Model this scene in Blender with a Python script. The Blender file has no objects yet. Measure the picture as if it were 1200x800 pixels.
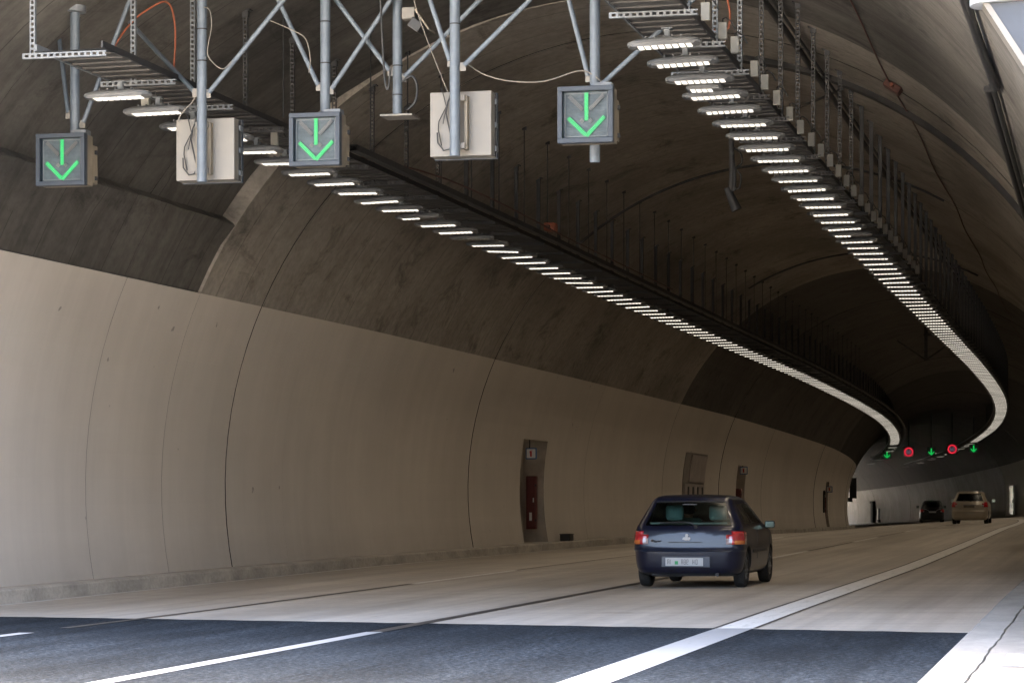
import bpy, bmesh, math, random
from mathutils import Vector, Matrix
R = math.radians
random.seed(7)
sc = bpy.context.scene
COL = sc.collection

# ------------------------------------------------------------------ camera, sky, sun, exposure
cam_d = bpy.data.cameras.new('camera'); cam = bpy.data.objects.new('camera', cam_d); COL.objects.link(cam)
cam_d.sensor_width = 36.0; cam_d.lens = 90.39; cam_d.clip_end = 6000; cam_d.clip_start = 0.1
cam_d.shift_y = 0.1526
cam.location = (0, 0, 1.38); cam.rotation_euler = (R(90), 0, R(13.19))
sc.camera = cam

SUN_EL = 58.5
world = bpy.data.worlds.new('World'); sc.world = world; world.use_nodes = True
wn = world.node_tree.nodes; wl = world.node_tree.links
sky = wn.new('ShaderNodeTexSky'); sky.sky_type = 'NISHITA'; sky.sun_disc = False
sky.sun_elevation = R(SUN_EL); sky.sun_rotation = R(0); sky.dust_density = 10.0; sky.air_density = 1.0; sky.ozone_density = 0
wn['Background'].inputs['Strength'].default_value = 0.15
wl.new(sky.outputs['Color'], wn['Background'].inputs['Color'])
sun_d = bpy.data.lights.new('sun', 'SUN'); sun_d.energy = 5.0; sun_d.angle = R(0.5); sun_d.color = (1, .95, .87)
sun = bpy.data.objects.new('sun', sun_d); COL.objects.link(sun)
sdir = Vector((0, math.cos(R(SUN_EL)), math.sin(R(SUN_EL))))
sun.rotation_euler = sdir.to_track_quat('Z', 'Y').to_euler()
sun.location = (0, 0, 60)
LED_E = .085      # what the lens of a lamp shows
LAMP_W = .31     # what each lamp throws down
sc.view_settings.view_transform = 'Standard'; sc.view_settings.look = 'None'
sc.view_settings.exposure = 4.47; sc.view_settings.gamma = 1
sc.cycles.use_denoising = True
sc.cycles.max_bounces = 8; sc.cycles.diffuse_bounces = 5; sc.cycles.glossy_bounces = 4
sc.cycles.transparent_max_bounces = 12; sc.cycles.sample_clamp_indirect = 4.0
sc.cycles.caustics_reflective = False; sc.cycles.caustics_refractive = False

# ------------------------------------------------------------------ the road's course (arc length s, offset d to the right, height z)
KN = [0, 50, 100, 150, 200, 260, 330, 420]
KZ = [.008, .046, .109, -.085, -.438, -1.180, -2.334, -3.858]
KK = [0, 30, 50, 70, 90, 110, 130, 160, 200, 260, 420]
KC = [0, .12, .22, 0.0, -.05, .40, 1.006, 1.099, .909, 1.056, 1.281]
KR = [0, 1.2, .6, 1.25, 2.48, 3.66, 5.02, 6.17, 6.70, 7.25, 7.38]
def itp(x, xs, ys):
    if x <= xs[0]: return ys[0]
    for i in range(1, len(xs)):
        if x <= xs[i]:
            t = (x-xs[i-1])/(xs[i]-xs[i-1]); return ys[i-1]+(ys[i]-ys[i-1])*t
    return ys[-1]
DS = .5; S0 = 15.0; TAB = []
_x, _y, _p = -7.5, 15.0, 0.0
for i in range(1400):
    s = S0+i*DS; TAB.append((_x, _y, _p))
    k0 = itp(s, KK, KC)/1000; k1 = itp(s+DS, KK, KC)/1000
    pm = _p+DS*k0*.5; _x -= DS*math.sin(pm); _y += DS*math.cos(pm); _p += DS*(k0+k1)/2
def fr(s):
    if s < S0: return (-7.5, s, 0.0)
    u = (s-S0)/DS; i = min(int(u), len(TAB)-2); t = u-i
    a, b = TAB[i], TAB[i+1]
    return tuple(a[k]+(b[k]-a[k])*t for k in range(3))
def W(s, d, z):
    x, y, p = fr(s)
    return Vector((x+math.cos(p)*d, y+math.sin(p)*d, z+itp(s, KN, KZ)+itp(s, KK, KR)/100*d))
def phi(s): return fr(s)[2]
RAD = 7.59; ZC = 1.6; S_END = 392.0
SKEW = .3
def s_portal(d): return 23.3-SKEW*d
def smooth(t): t = max(0, min(1, t)); return t*t*(3-2*t)
def near_extra(a):        # the first lining section above its ledge sits further back
    if a >= 146.3: return .05 if a < 155.5 else 0.0
    return .03+.24*smooth((a-116)/26) if a > 116 else .03*smooth((a-80)/36)
def vault_z(s, d):
    r = RAD
    if s < 39.5:
        a = math.degrees(math.acos(max(-1, min(1, d/7.8)))); r += near_extra(a)
    return ZC+math.sqrt(max(.01, r*r-d*d))

# ------------------------------------------------------------------ materials
def new_mat(name):
    m = bpy.data.materials.new(name); m.use_nodes = True
    return m, m.node_tree.nodes, m.node_tree.links, m.node_tree.nodes['Principled BSDF']
def noise(n, l, vec, scale, detail=4, rough=.6, dist=0):
    t = n.new('ShaderNodeTexNoise'); t.inputs['Scale'].default_value = scale; t.inputs['Detail'].default_value = detail
    t.inputs['Roughness'].default_value = rough; t.inputs['Distortion'].default_value = dist
    if vec is not None: l.new(vec, t.inputs['Vector'])
    return t.outputs['Fac']
def ramp(n, l, fac, stops):
    r = n.new('ShaderNodeValToRGB'); e = r.color_ramp.elements
    while len(e) > len(stops): e.remove(e[-1])
    while len(e) < len(stops): e.new(.5)
    for k, (p, c) in enumerate(stops):
        e[k].position = p; e[k].color = (c, c, c, 1) if not hasattr(c, '__len__') else (*c, 1)
    l.new(fac, r.inputs['Fac']); return r.outputs['Color']
def mapping(n, l, vec, scale=(1, 1, 1), rot=(0, 0, 0), loc=(0, 0, 0)):
    m = n.new('ShaderNodeMapping'); m.inputs['Scale'].default_value = scale; m.inputs['Rotation'].default_value = rot
    m.inputs['Location'].default_value = loc; l.new(vec, m.inputs['Vector']); return m.outputs['Vector']
def mix(n, l, a, b, fac, mode='MIX'):
    m = n.new('ShaderNodeMix'); m.data_type = 'RGBA'; m.blend_type = mode
    for k, v in ((6, a), (7, b)):
        if hasattr(v, 'default_value') or hasattr(v, 'links'): l.new(v, m.inputs[k])
        else: m.inputs[k].default_value = (*v, 1)
    if hasattr(fac, 'links'): l.new(fac, m.inputs[0])
    else: m.inputs[0].default_value = fac
    return m.outputs[2]
def bump(n, l, b, h, strength, dist=.02):
    k = n.new('ShaderNodeBump'); k.inputs['Strength'].default_value = strength; k.inputs['Distance'].default_value = dist
    l.new(h, k.inputs['Height']); l.new(k.outputs['Normal'], b.inputs['Normal'])
def coords(n, which='Object'):
    return n.new('ShaderNodeTexCoord').outputs[which]
def mat(name, col, rough=.6, metal=0., var=.18, scale=6., bumps=.05, coat=0., spec=.5):
    m, n, l, b = new_mat(name)
    v = coords(n); f = noise(n, l, v, scale, 5)
    dark = tuple(c*(1-var) for c in col); lite = tuple(min(1, c*(1+var)) for c in col)
    l.new(ramp(n, l, f, [(.3, dark), (.7, lite)]), b.inputs['Base Color'])
    b.inputs['Roughness'].default_value = rough; b.inputs['Metallic'].default_value = metal
    b.inputs['Coat Weight'].default_value = coat; b.inputs['Specular IOR Level'].default_value = .3; b.inputs['Specular IOR Level'].default_value = spec
    if bumps: bump(n, l, b, noise(n, l, v, scale*6, 3), bumps, .005)
    return m
def emit_mat(name, col, strength, base=(.02, .02, .02)):
    m, n, l, b = new_mat(name)
    b.inputs['Base Color'].default_value = (*base, 1); b.inputs['Emission Color'].default_value = (*col, 1)
    b.inputs['Emission Strength'].default_value = strength; b.inputs['Roughness'].default_value = .4
    return m
def lining_mat(name, base, streak, stain, kind):
    """UV = (metres along the tunnel, metres round the arch)"""
    m, n, l, b = new_mat(name); v = coords(n, 'UV')
    big = noise(n, l, mapping(n, l, v, (.22, .3, 1)), 1.0, 6, .62)
    st = noise(n, l, mapping(n, l, v, (2.6, .07, 1), rot=(0, 0, .05)), 1.0, 4, .7)
    fine = noise(n, l, mapping(n, l, v, (6, 6, 1)), 1.0, 6, .7)
    blot = noise(n, l, mapping(n, l, v, (.55, .9, 1), loc=(3, 1, 0)), 1.0, 7, .75, .6)
    dk = tuple(c*(1-stain) for c in base); lt = tuple(c*(1+stain*.7) for c in base)
    c = ramp(n, l, big, [(.32, dk), (.68, lt)])
    c = mix(n, l, c, ramp(n, l, st, [(.30, 1-streak), (.55, 1.0), (.75, 1+streak*.5)]), 1.0, 'MULTIPLY')
    if kind == 'paint':
        sep = n.new('ShaderNodeSeparateXYZ'); l.new(v, sep.inputs[0])
        run = noise(n, l, mapping(n, l, v, (1.5, .12, 1)), 1.0, 5, .7)
        c = mix(n, l, c, ramp(n, l, run, [(.35, .95), (.6, 1.0)]), 1.0, 'MULTIPLY')
        low = n.new('ShaderNodeMapRange'); l.new(sep.outputs['Y'], low.inputs['Value'])
        # grime splashed up from the carriageway: v is measured from the wall foot on both sides
        low.inputs['From Min'].default_value = .1; low.inputs['From Max'].default_value = 1.1
        low.inputs['To Min'].default_value = .55; low.inputs['To Max'].default_value = 0
        g = n.new('ShaderNodeMath'); g.operation = 'MULTIPLY'; l.new(low.outputs[0], g.inputs[0]); l.new(blot, g.inputs[1])
        c = mix(n, l, c, (.20, .17, .14), g.outputs[0])
        sp = noise(n, l, mapping(n, l, v, (3.1, 3.1, 1)), 1.0, 2, .5)
        c = mix(n, l, c, ramp(n, l, sp, [(.235, .55), (.26, 1.0)]), 1.0, 'MULTIPLY')
    else:
        sep = n.new('ShaderNodeSeparateXYZ'); l.new(v, sep.inputs[0])              # formwork ring marks
        def math_(op, a, val):
            k = n.new('ShaderNodeMath'); k.operation = op; l.new(a, k.inputs[0]); k.inputs[1].default_value = val; return k.outputs[0]
        wob = n.new('ShaderNodeMath'); wob.operation = 'MULTIPLY_ADD'; l.new(big, wob.inputs[0]); wob.inputs[1].default_value = .06; l.new(sep.outputs['X'], wob.inputs[2])
        ln = math_('LESS_THAN', math_('FRACT', math_('MULTIPLY', wob.outputs[0], 1/1.22), 0), .020)
        gate = math_('GREATER_THAN', noise(n, l, mapping(n, l, v, (.35, .22, 1), loc=(9, 4, 0)), 1.0, 3, .6), .46)
        lm_ = n.new('ShaderNodeMath'); lm_.operation = 'MULTIPLY'; l.new(ln, lm_.inputs[0]); l.new(gate, lm_.inputs[1])
        c = mix(n, l, c, tuple(x*.35 for x in base), math_('MULTIPLY', lm_.outputs[0], .75))
        c = mix(n, l, c, ramp(n, l, blot, [(.30, .30), (.46, 1.0)]), .85, 'MULTIPLY')
        c = mix(n, l, c, ramp(n, l, fine, [(.35, .82), (.6, 1.06)]), 1.0, 'MULTIPLY')
    l.new(c, b.inputs['Base Color']); b.inputs['Roughness'].default_value = .75 if kind == 'paint' else .92
    b.inputs['Specular IOR Level'].default_value = .3
    h = mix(n, l, fine, st, .4)
    bump(n, l, b, h, .12 if kind == 'paint' else .45, .02)
    return m
M = {}
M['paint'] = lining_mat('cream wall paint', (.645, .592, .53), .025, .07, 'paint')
M['paint_far'] = lining_mat('dimmed mottled wall paint', (.26, .245, .225), .28, .30, 'paint')  # mottled grey paint, base lowered further for the dim light of the bend
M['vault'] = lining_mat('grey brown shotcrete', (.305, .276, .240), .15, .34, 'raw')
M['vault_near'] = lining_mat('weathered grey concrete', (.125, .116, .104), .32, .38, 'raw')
M['vault_deep'] = lining_mat('sooty dark concrete', (.105, .095, .084), .16, .30, 'raw')  # darker tone for the segments deeper in
M['vault_unlit'] = lining_mat('black unlit concrete', (.045, .041, .036), .16, .30, 'raw')  # near-black base carries the darkness of the far vault
M['groove'] = mat('black joint gap', (.012, .011, .010), .95, var=.2)
def road_mat():
    m, n, l, b = new_mat('worn concrete pavement'); v = coords(n, 'UV')
    a = noise(n, l, mapping(n, l, v, (.12, .5, 1)), 1, 6, .6)
    tr = noise(n, l, mapping(n, l, v, (.035, 2.4, 1)), 1, 5, .65)       # tyre tracks run along the lanes
    cr = noise(n, l, mapping(n, l, v, (1.6, .05, 1)), 1, 5, .75)        # brushed across the lanes
    fi = noise(n, l, mapping(n, l, v, (9, 9, 1)), 1, 6, .7)
    bl = noise(n, l, mapping(n, l, v, (.5, 1.1, 1), loc=(7, 2, 0)), 1, 8, .7, .8)
    c = ramp(n, l, a, [(.3, (.315, .278, .235)), (.7, (.47, .42, .362))])
    c = mix(n, l, c, ramp(n, l, tr, [(.3, .74), (.62, 1.05)]), 1, 'MULTIPLY')
    c = mix(n, l, c, ramp(n, l, cr, [(.3, .84), (.6, 1.04)]), 1, 'MULTIPLY')
    c = mix(n, l, c, ramp(n, l, fi, [(.3, .86), (.65, 1.05)]), 1, 'MULTIPLY')
    c = mix(n, l, c, ramp(n, l, bl, [(.27, .5), (.36, 1.0)]), .7, 'MULTIPLY')
    l.new(c, b.inputs['Base Color'])
    l.new(ramp(n, l, a, [(.3, .5), (.7, .72)]), b.inputs['Roughness'])
    bump(n, l, b, fi, .25, .01); return m
M['road'] = road_mat()
def asphalt_mat():
    m, n, l, b = new_mat('coarse asphalt'); v = coords(n, 'UV')
    g = n.new('ShaderNodeTexVoronoi'); g.inputs['Scale'].default_value = 1.0
    l.new(mapping(n, l, v, (34, 34, 1)), g.inputs['Vector'])
    a = noise(n, l, mapping(n, l, v, (.25, .7, 1)), 1, 5, .6)
    fi = noise(n, l, mapping(n, l, v, (17, 17, 1)), 1, 3, .8)
    c = ramp(n, l, fi, [(.30, (.004, .006, .009)), (.49, (.015, .020, .026)), (.66, (.060, .072, .086))])
    c = mix(n, l, c, ramp(n, l, a, [(.35, .42), (.65, .95)]), 1, 'MULTIPLY')
    tk = noise(n, l, mapping(n, l, v, (.03, 2.2, 1)), 1, 4, .6)
    c = mix(n, l, c, ramp(n, l, tk, [(.34, .72), (.58, 1.08)]), 1, 'MULTIPLY')
    oil = noise(n, l, mapping(n, l, v, (.5, 1.6, 1), loc=(2, 5, 0)), 1, 6, .7, .5)
    c = mix(n, l, c, ramp(n, l, oil, [(.30, .45), (.40, 1.0)]), 1, 'MULTIPLY')
    l.new(c, b.inputs['Base Color']); b.inputs['Roughness'].default_value = .9; b.inputs['Specular IOR Level'].default_value = .12
    bump(n, l, b, g.outputs['Distance'], .7, .02); return m
M['asphalt'] = asphalt_mat()
def line_mat(name, col, wear):
    m, n, l, b = new_mat(name); v = coords(n, 'UV')
    w = noise(n, l, mapping(n, l, v, (1.5, 9, 1)), 1, 7, .75); f = noise(n, l, mapping(n, l, v, (14, 14, 1)), 1, 5, .8)
    c = ramp(n, l, w, [(.30-wear*.05, tuple(x*(.75-wear*.3) for x in col)), (.30+wear*.2, col)])
    c = mix(n, l, c, ramp(n, l, f, [(.25, .6), (.42, 1.0)]), .6+wear*.4, 'MULTIPLY')
    l.new(c, b.inputs['Base Color']); b.inputs['Roughness'].default_value = .6
    bump(n, l, b, f, .2, .004); return m
M['white_line'] = line_mat('fresh white road paint', (.24, .24, .24), .6)
M['worn_line'] = line_mat('worn white road paint', (.58, .56, .53), .9)
M['filler'] = line_mat('brown joint sealant', (.036, .029, .023), .6)
def kerb_mat(name, base, dirt):
    m, n, l, b = new_mat(name); v = coords(n, 'UV')
    a = noise(n, l, mapping(n, l, v, (.7, 1.4, 1)), 1, 7, .7, .4); f = noise(n, l, mapping(n, l, v, (12, 12, 1)), 1, 6, .75)
    c = ramp(n, l, a, [(.35, tuple(x*(1-dirt) for x in base)), (.6, base)])
    c = mix(n, l, c, ramp(n, l, f, [(.3, .8), (.6, 1.05)]), 1, 'MULTIPLY')
    l.new(c, b.inputs['Base Color']); b.inputs['Roughness'].default_value = .85; bump(n, l, b, f, .3, .01); return m
M['kerb_dirty'] = kerb_mat('stained kerb concrete', (.47, .43, .375), .4)
M['kerb'] = kerb_mat('pale kerb concrete', (.20, .190, .173), .28)
M['sidewalk'] = kerb_mat('pale walkway concrete', (.175, .163, .145), .36)
M['headwall'] = mat('portal concrete', (.38, .36, .33), .9, var=.25, scale=.6, bumps=.2)
def ground_mat():
    m, n, l, b = new_mat('dry grass and gravel'); v = coords(n)
    a = noise(n, l, v, .05, 8, .65); f = noise(n, l, v, 2.0, 5, .7)
    c = ramp(n, l, a, [(.38, (.16, .16, .09)), (.40, (.36, .335, .29)), (.62, (.50, .47, .43))])
    c = mix(n, l, c, ramp(n, l, f, [(.3, .6), (.7, 1.15)]), 1, 'MULTIPLY')
    l.new(c, b.inputs['Base Color']); b.inputs['Roughness'].default_value = .95; bump(n, l, b, f, .8, .2); return m
M['ground'] = ground_mat()
M['galv'] = mat('galvanised steel', (.135, .147, .16), .55, .3, .16, 14, .04)
M['pole_paint'] = mat('pale blue grey steel', (.098, .119, .143), .5, .1, .13, 7, .03)
M['dark_steel'] = mat('dull grey steel', (.024, .024, .025), .6, .3, .2, 10, .05)
M['galv_dim'] = mat('dimmed galvanised steel', (.045, .045, .047), .6, .3, .2, 10, .05)  # post steel a step darker, for the weaker light past the mouth
M['duct'] = mat('sooty duct', (.022, .021, .020), .8, 0, .3, 5, .1)
M['tray'] = mat('dusty cable tray', (.055, .052, .049), .7, .3, .3, 5, .1)
M['cable'] = mat('black cable', (.02, .02, .021), .6, var=.3)
M['orange'] = mat('orange cable', (.21, .05, .018), .6, var=.25)
M['rust_cable'] = mat('dusty red cable', (.085, .03, .02), .7, var=.3)
M['wire'] = mat('beige wire', (.15, .135, .115), .6, var=.1)
M['lamp_body'] = mat('lamp grey aluminium', (.13, .134, .137), .5, .2, .1, 10, .02)
M['white_box'] = mat('off white plastic', (.27, .262, .235), .5, var=.08)
M['cream'] = mat('cream painted steel', (.145, .134, .117), .5, .0, .07, 3, .03)
M['cream_dirty'] = mat('yellowed painted steel', (.155, .13, .095), .55, 0, .2, 4, .05)
M['sign_frame'] = mat('blue grey sign frame', (.022, .031, .044), .6, 0, .12, 6, .03)
M['sign_face'] = mat('grey sign louvre', (.072, .092, .107), .6, 0, .25, 9, .05, spec=.25)
M['sign_line'] = mat('pale gasket', (.12, .135, .145), .6, var=.15)
M['led_dead'] = mat('unlit led dots', (.10, .103, .103), .5, var=.2)
M['led'] = emit_mat('warm white led', (1.0, .91, .77), LED_E, (.3, .3, .3))
M['led'].cycles.emission_sampling = 'NONE'
M['led_off'] = mat('unlit lamp glass', (.25, .25, .24), .2)
M['green'] = emit_mat('green signal led', (.03, .75, .20), .045, (.01, .10, .03))
M['green_far'] = emit_mat('green signal led far', (.01, .75, .12), .03, (.02, .3, .1))
M['red_led'] = emit_mat('red ring led', (1.0, .02, .05), .05)
M['digit_led'] = emit_mat('pale digit led', (.55, .55, .75), .012)
M['black'] = mat('black plastic', (.018, .018, .019), .5, var=.2)
M['red'] = mat('red cabinet paint', (.11, .015, .012), .45, var=.15)
M['blue'] = mat('blue sign enamel', (.03, .12, .32), .4, var=.1)
M['white'] = mat('white sign enamel', (.75, .75, .73), .4, var=.05)
M['red_sign'] = mat('red sign enamel', (.5, .03, .025), .4, var=.1)
M['niche'] = mat('bare niche concrete', (.44, .39, .33), .9, var=.2, scale=2, bumps=.2)
M['door'] = mat('grey violet door paint', (.36, .315, .295), .6, .1, .15, 2, .05)
M['door_frame'] = mat('grey door frame paint', (.25, .22, .20), .7, 0, .15, 2)
M['light_panel'] = mat('pale grey panel', (.34, .355, .37), .5, var=.06)
M['panel_grey'] = mat('slate grey panel', (.030, .035, .044), .5, .1, .12, 4, .03)
M['white_rim'] = mat('bluish white painted rim', (.26, .285, .31), .45, 0, .06, 5, .03)
def paint_mat(name, col, metal, rough=.28, coat=.7):
    m, n, l, b = new_mat(name); v = coords(n)
    f = noise(n, l, v, 3, 4)
    l.new(ramp(n, l, f, [(.3, tuple(c*.9 for c in col)), (.7, col)]), b.inputs['Base Color'])
    b.inputs['Metallic'].default_value = metal; b.inputs['Roughness'].default_value = rough
    b.inputs['Coat Weight'].default_value = coat; b.inputs['Specular IOR Level'].default_value = .3; b.inputs['Coat Roughness'].default_value = .06
    return m
M['navy'] = paint_mat('navy car paint', (.0026, .0045, .018), 0.0, .35, .6)
M['beige'] = paint_mat('champagne car paint', (.40, .35, .28), .2)
M['black_paint'] = paint_mat('black car paint', (.003, .003, .004), 0, .35, .4)
def glass_mat(name, tint):
    m, n, l, b = new_mat(name)
    out = [x for x in n if x.type == 'OUTPUT_MATERIAL'][0]
    t = n.new('ShaderNodeBsdfTransparent'); t.inputs['Color'].default_value = (*tint, 1)
    g = n.new('ShaderNodeBsdfGlossy'); g.inputs['Roughness'].default_value = .22; g.inputs['Color'].default_value = (.6, .62, .62, 1)
    f = n.new('ShaderNodeFresnel'); f.inputs['IOR'].default_value = 1.5
    x = n.new('ShaderNodeMixShader'); l.new(f.outputs[0], x.inputs[0]); l.new(t.outputs[0], x.inputs[1]); l.new(g.outputs[0], x.inputs[2])
    l.new(x.outputs[0], out.inputs['Surface']); return m
M['glass'] = glass_mat('tinted car glass', (.62, .70, .66))
M['glass_dark'] = glass_mat('dark car glass', (.16, .18, .18))
M['tail_red'] = mat('red tail lamp plastic', (.34, .008, .012), .15, var=.25, scale=14, bumps=0, coat=1)
M['tail_on'] = emit_mat('lit red tail lamp', (1, .03, .05), .5, (.5, .01, .01))
M['tail_clear'] = mat('clear lamp plastic', (.36, .28, .29), .15, var=.1, coat=1)
M['amber'] = mat('amber lamp plastic', (.50, .13, .02), .2, var=.1, coat=1)
M['tyre'] = mat('tyre rubber', (.018, .017, .017), .85, var=.3, scale=20)
M['alloy'] = mat('silver wheel trim', (.16, .165, .17), .4, .6, .1)
M['chrome'] = mat('chrome badge', (.20, .205, .22), .3, .9, .05)
M['mirror'] = mat('mirror glass', (.085, .11, .10), .12, .9, .05)
M['teal'] = mat('teal seat cloth', (.10, .185, .175), .9, var=.15, scale=20)
M['shelf'] = mat('green grey shelf cloth', (.20, .25, .22), .9, var=.15, scale=10)
M['skin'] = mat('skin', (.40, .24, .17), .6, var=.08)
M['hair'] = mat('dark hair', (.015, .012, .010), .7, var=.3, scale=30)
M['shirt'] = mat('dark shirt', (.025, .025, .03), .9, var=.2)
M['plate'] = mat('white number plate', (.42, .43, .44), .4, var=.04)
M['plate_recess'] = paint_mat('blue grey plate recess', (.05, .065, .095), .1)
M['crest_green'] = mat('green crest', (.03, .28, .10), .5)
M['bumper_line'] = paint_mat('bumper moulding', (.012, .018, .035), .1)
M['concrete_block'] = mat('rough edge concrete', (.33, .30, .26), .9, var=.25, scale=3, bumps=.3)

# ------------------------------------------------------------------ mesh helpers
class MB:
    def __init__(s): s.v = []; s.f = []; s.m = []; s.uv = []
    def face(s, pts, m=0, uv=None):
        i = len(s.v); s.v += [tuple(p) for p in pts]; s.f.append(tuple(range(i, i+len(pts)))); s.m.append(m); s.uv.append(uv)
    def box(s, c, size, m=0, X=None):
        c = Vector(c); hx, hy, hz = size[0]/2, size[1]/2, size[2]/2
        P = [Vector((x, y, z)) for x in (-hx, hx) for y in (-hy, hy) for z in (-hz, hz)]
        if X is not None: P = [X @ p for p in P]
        P = [c+p for p in P]; i = len(s.v); s.v += [tuple(p) for p in P]
        for f in ((0, 1, 3, 2), (4, 6, 7, 5), (0, 4, 5, 1), (2, 3, 7, 6), (0, 2, 6, 4), (1, 5, 7, 3)):
            s.f.append(tuple(i+k for k in f)); s.m.append(m); s.uv.append(None)
    def tube(s, pts, r, n=8, m=0, caps=True):
        pts = [Vector(p) for p in pts]; rings = []
        rr = r if hasattr(r, '__len__') else [r]*len(pts)
        t0 = (pts[1]-pts[0]).normalized()
        up = Vector((0, 0, 1)) if abs(t0.z) < .9 else Vector((1, 0, 0))
        nx = t0.cross(up).normalized()
        for k, p in enumerate(pts):
            a = pts[max(0, k-1)]; b = pts[min(len(pts)-1, k+1)]; t = (b-a).normalized()
            nx = (nx-t*nx.dot(t)).normalized(); ny = t.cross(nx)
            i = len(s.v)
            for j in range(n):
                q = 2*math.pi*j/n; s.v.append(tuple(p+(nx*math.cos(q)+ny*math.sin(q))*rr[k]))
            rings.append(i)
        for a, b in zip(rings, rings[1:]):
            for j in range(n):
                s.f.append((a+j, a+(j+1) % n, b+(j+1) % n, b+j)); s.m.append(m); s.uv.append(None)
        if caps:
            s.f.append(tuple(rings[0]+j for j in range(n))[::-1]); s.m.append(m); s.uv.append(None)
            s.f.append(tuple(rings[-1]+j for j in range(n))); s.m.append(m); s.uv.append(None)
    def prism(s, poly, z0, z1, m=0, axis='z', f=None):
        f = f or (lambda a, b, c: (a, b, c)); n = len(poly); i = len(s.v)
        for z in (z0, z1): s.v += [tuple(f(p[0], p[1], z)) for p in poly]
        s.f.append(tuple(i+k for k in range(n))[::-1]); s.f.append(tuple(i+n+k for k in range(n)))
        for k in range(n): s.f.append((i+k, i+(k+1) % n, i+n+(k+1) % n, i+n+k))
        s.m += [m]*(n+2); s.uv += [None]*(n+2)
    def lathe(s, prof, n=28, m=0, f=None):       # prof: (radius, along); axis = x
        f = f or (lambda p: p); i = len(s.v)
        for (r, a) in prof:
            for j in range(n):
                q = 2*math.pi*j/n; s.v.append(tuple(f(Vector((a, r*math.cos(q), r*math.sin(q))))))
        for k in range(len(prof)-1):
            for j in range(n):
                a, b = i+k*n, i+(k+1)*n
                s.f.append((a+j, a+(j+1) % n, b+(j+1) % n, b+j)); s.m.append(m); s.uv.append(None)
    def mesh(s, name, mats, smooth=None):
        me = bpy.data.meshes.new(name); me.from_pydata(s.v, [], s.f)
        for x in (mats if isinstance(mats, (list, tuple)) else [mats]): me.materials.append(x)
        me.polygons.foreach_set('material_index', s.m)
        if any(u is not None for u in s.uv):
            L = me.uv_layers.new(name='UVMap'); k = 0
            for p, u in zip(me.polygons, s.uv):
                for j in range(p.loop_total):
                    if u is not None: L.data[p.loop_start+j].uv = u[j]
        if smooth is not None:
            me.polygons.foreach_set('use_smooth', [True]*len(me.polygons)); me.set_sharp_from_angle(angle=R(smooth))
        return me
    def build(s, name, mats, parent=None, smooth=None, bevel=0):
        return obj(name, s.mesh(name, mats, smooth), parent, bevel)
def obj(name, me, parent=None, bevel=0):
    o = bpy.data.objects.new(name, me); COL.objects.link(o)
    if parent is not None: o.parent = parent
    if bevel:
        b = o.modifiers.new('bevel', 'BEVEL'); b.width = bevel; b.segments = 2; b.limit_method = 'ANGLE'
    return o
def tag(o, label, cat, group=None, kind=None):
    o['label'] = label; o['category'] = cat
    if group: o['group'] = group
    if kind: o['kind'] = kind
    return o
def struct(o): o['kind'] = 'structure'; return o
def thing(name, label, cat, loc, rz=0, group=None):
    o = bpy.data.objects.new(name, None); COL.objects.link(o); o.empty_display_size = .2
    o.location = loc; o.rotation_euler = (0, 0, rz); return tag(o, label, cat, group)
def at(s, d, z): return W(s, d, z), phi(s)
def dup(root, loc, rz, label=None, name=None, tilt=None):
    r = root.copy(); COL.objects.link(r); r.location = loc; r.rotation_euler = (root.rotation_euler.x, root.rotation_euler.y, rz)
    if label: r['label'] = label
    for ch in list(root.children):
        c = ch.copy(); COL.objects.link(c); c.parent = r
        for g in ch.children:
            e = g.copy(); COL.objects.link(e); e.parent = c
    return r
ORD = ['first', 'second', 'third', 'fourth', 'fifth', 'sixth', 'seventh', 'eighth', 'ninth', 'tenth', 'eleventh', 'twelfth',
       'thirteenth', 'fourteenth', 'fifteenth', 'sixteenth', 'seventeenth', 'eighteenth', 'nineteenth', 'twentieth']
def frange(a, b, st):
    n = max(1, int(math.ceil((b-a)/st))); return [a+(b-a)*k/n for k in range(n+1)]

# ------------------------------------------------------------------ ground, hill, road surfaces
def strip(name, sf, dlist, zf, m, ns, solid=None):
    """a sheet: sf(t,d) gives s for t in 0..1"""
    b = MB(); T = [k/ns for k in range(ns+1)]
    for t0, t1 in zip(T, T[1:]):
        for d0, d1 in zip(dlist, dlist[1:]):
            q = [(sf(t0, d0), d0), (sf(t0, d1), d1), (sf(t1, d1), d1), (sf(t1, d0), d0)]
            b.face([W(s, d, zf(s, d)) for s, d in q], 0, [(s, d) for s, d in q])
    return b.build(name, m)
J = lambda d: 26.85-SKEW*d+.018*math.sin(d*7.3)+.014*math.sin(d*19.1+2)+.01*math.sin(d*43)
lin = lambda a, b: (lambda t, d: a+(b-a)*t)
DR = [-7.0+13.25*k/70 for k in range(71)]
struct(strip('asphalt_road', lambda t, d: -70+(J(d)+70)*t, DR, lambda s, d: 0, M['asphalt'], 40))
struct(strip('concrete_road', lambda t, d: J(d)+(60-J(d))*t/.1 if t < .0999 else 60+(470-60)*(t-.1)/.9, DR, lambda s, d: 0, M['road'], 200))
def mark(name, s0, s1, d0, d1, z=.004, m='white_line', skew=True):
    n = max(1, int((s1-s0)/2)); o = strip(name, lin(s0, s1), [d0, d1], lambda s, d: z, M[m], n); return struct(o)
mark('edge_line', -60, 25.7, 3.59, 3.97); mark('edge_line', 25.7, 470, 3.60, 3.96, m='worn_line')
mark('edge_line_border', 25.75, 470, 3.55, 3.597, .004, 'filler'); mark('edge_line_border', 25.75, 470, 3.963, 4.0, .004, 'filler')
mark('edge_line', -60, 470, -6.98, -6.84, m='worn_line')
mark('dashed_line', 15.0, 24.9, .16, .34); mark('dashed_line', -14, -7, .16, .34)
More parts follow.
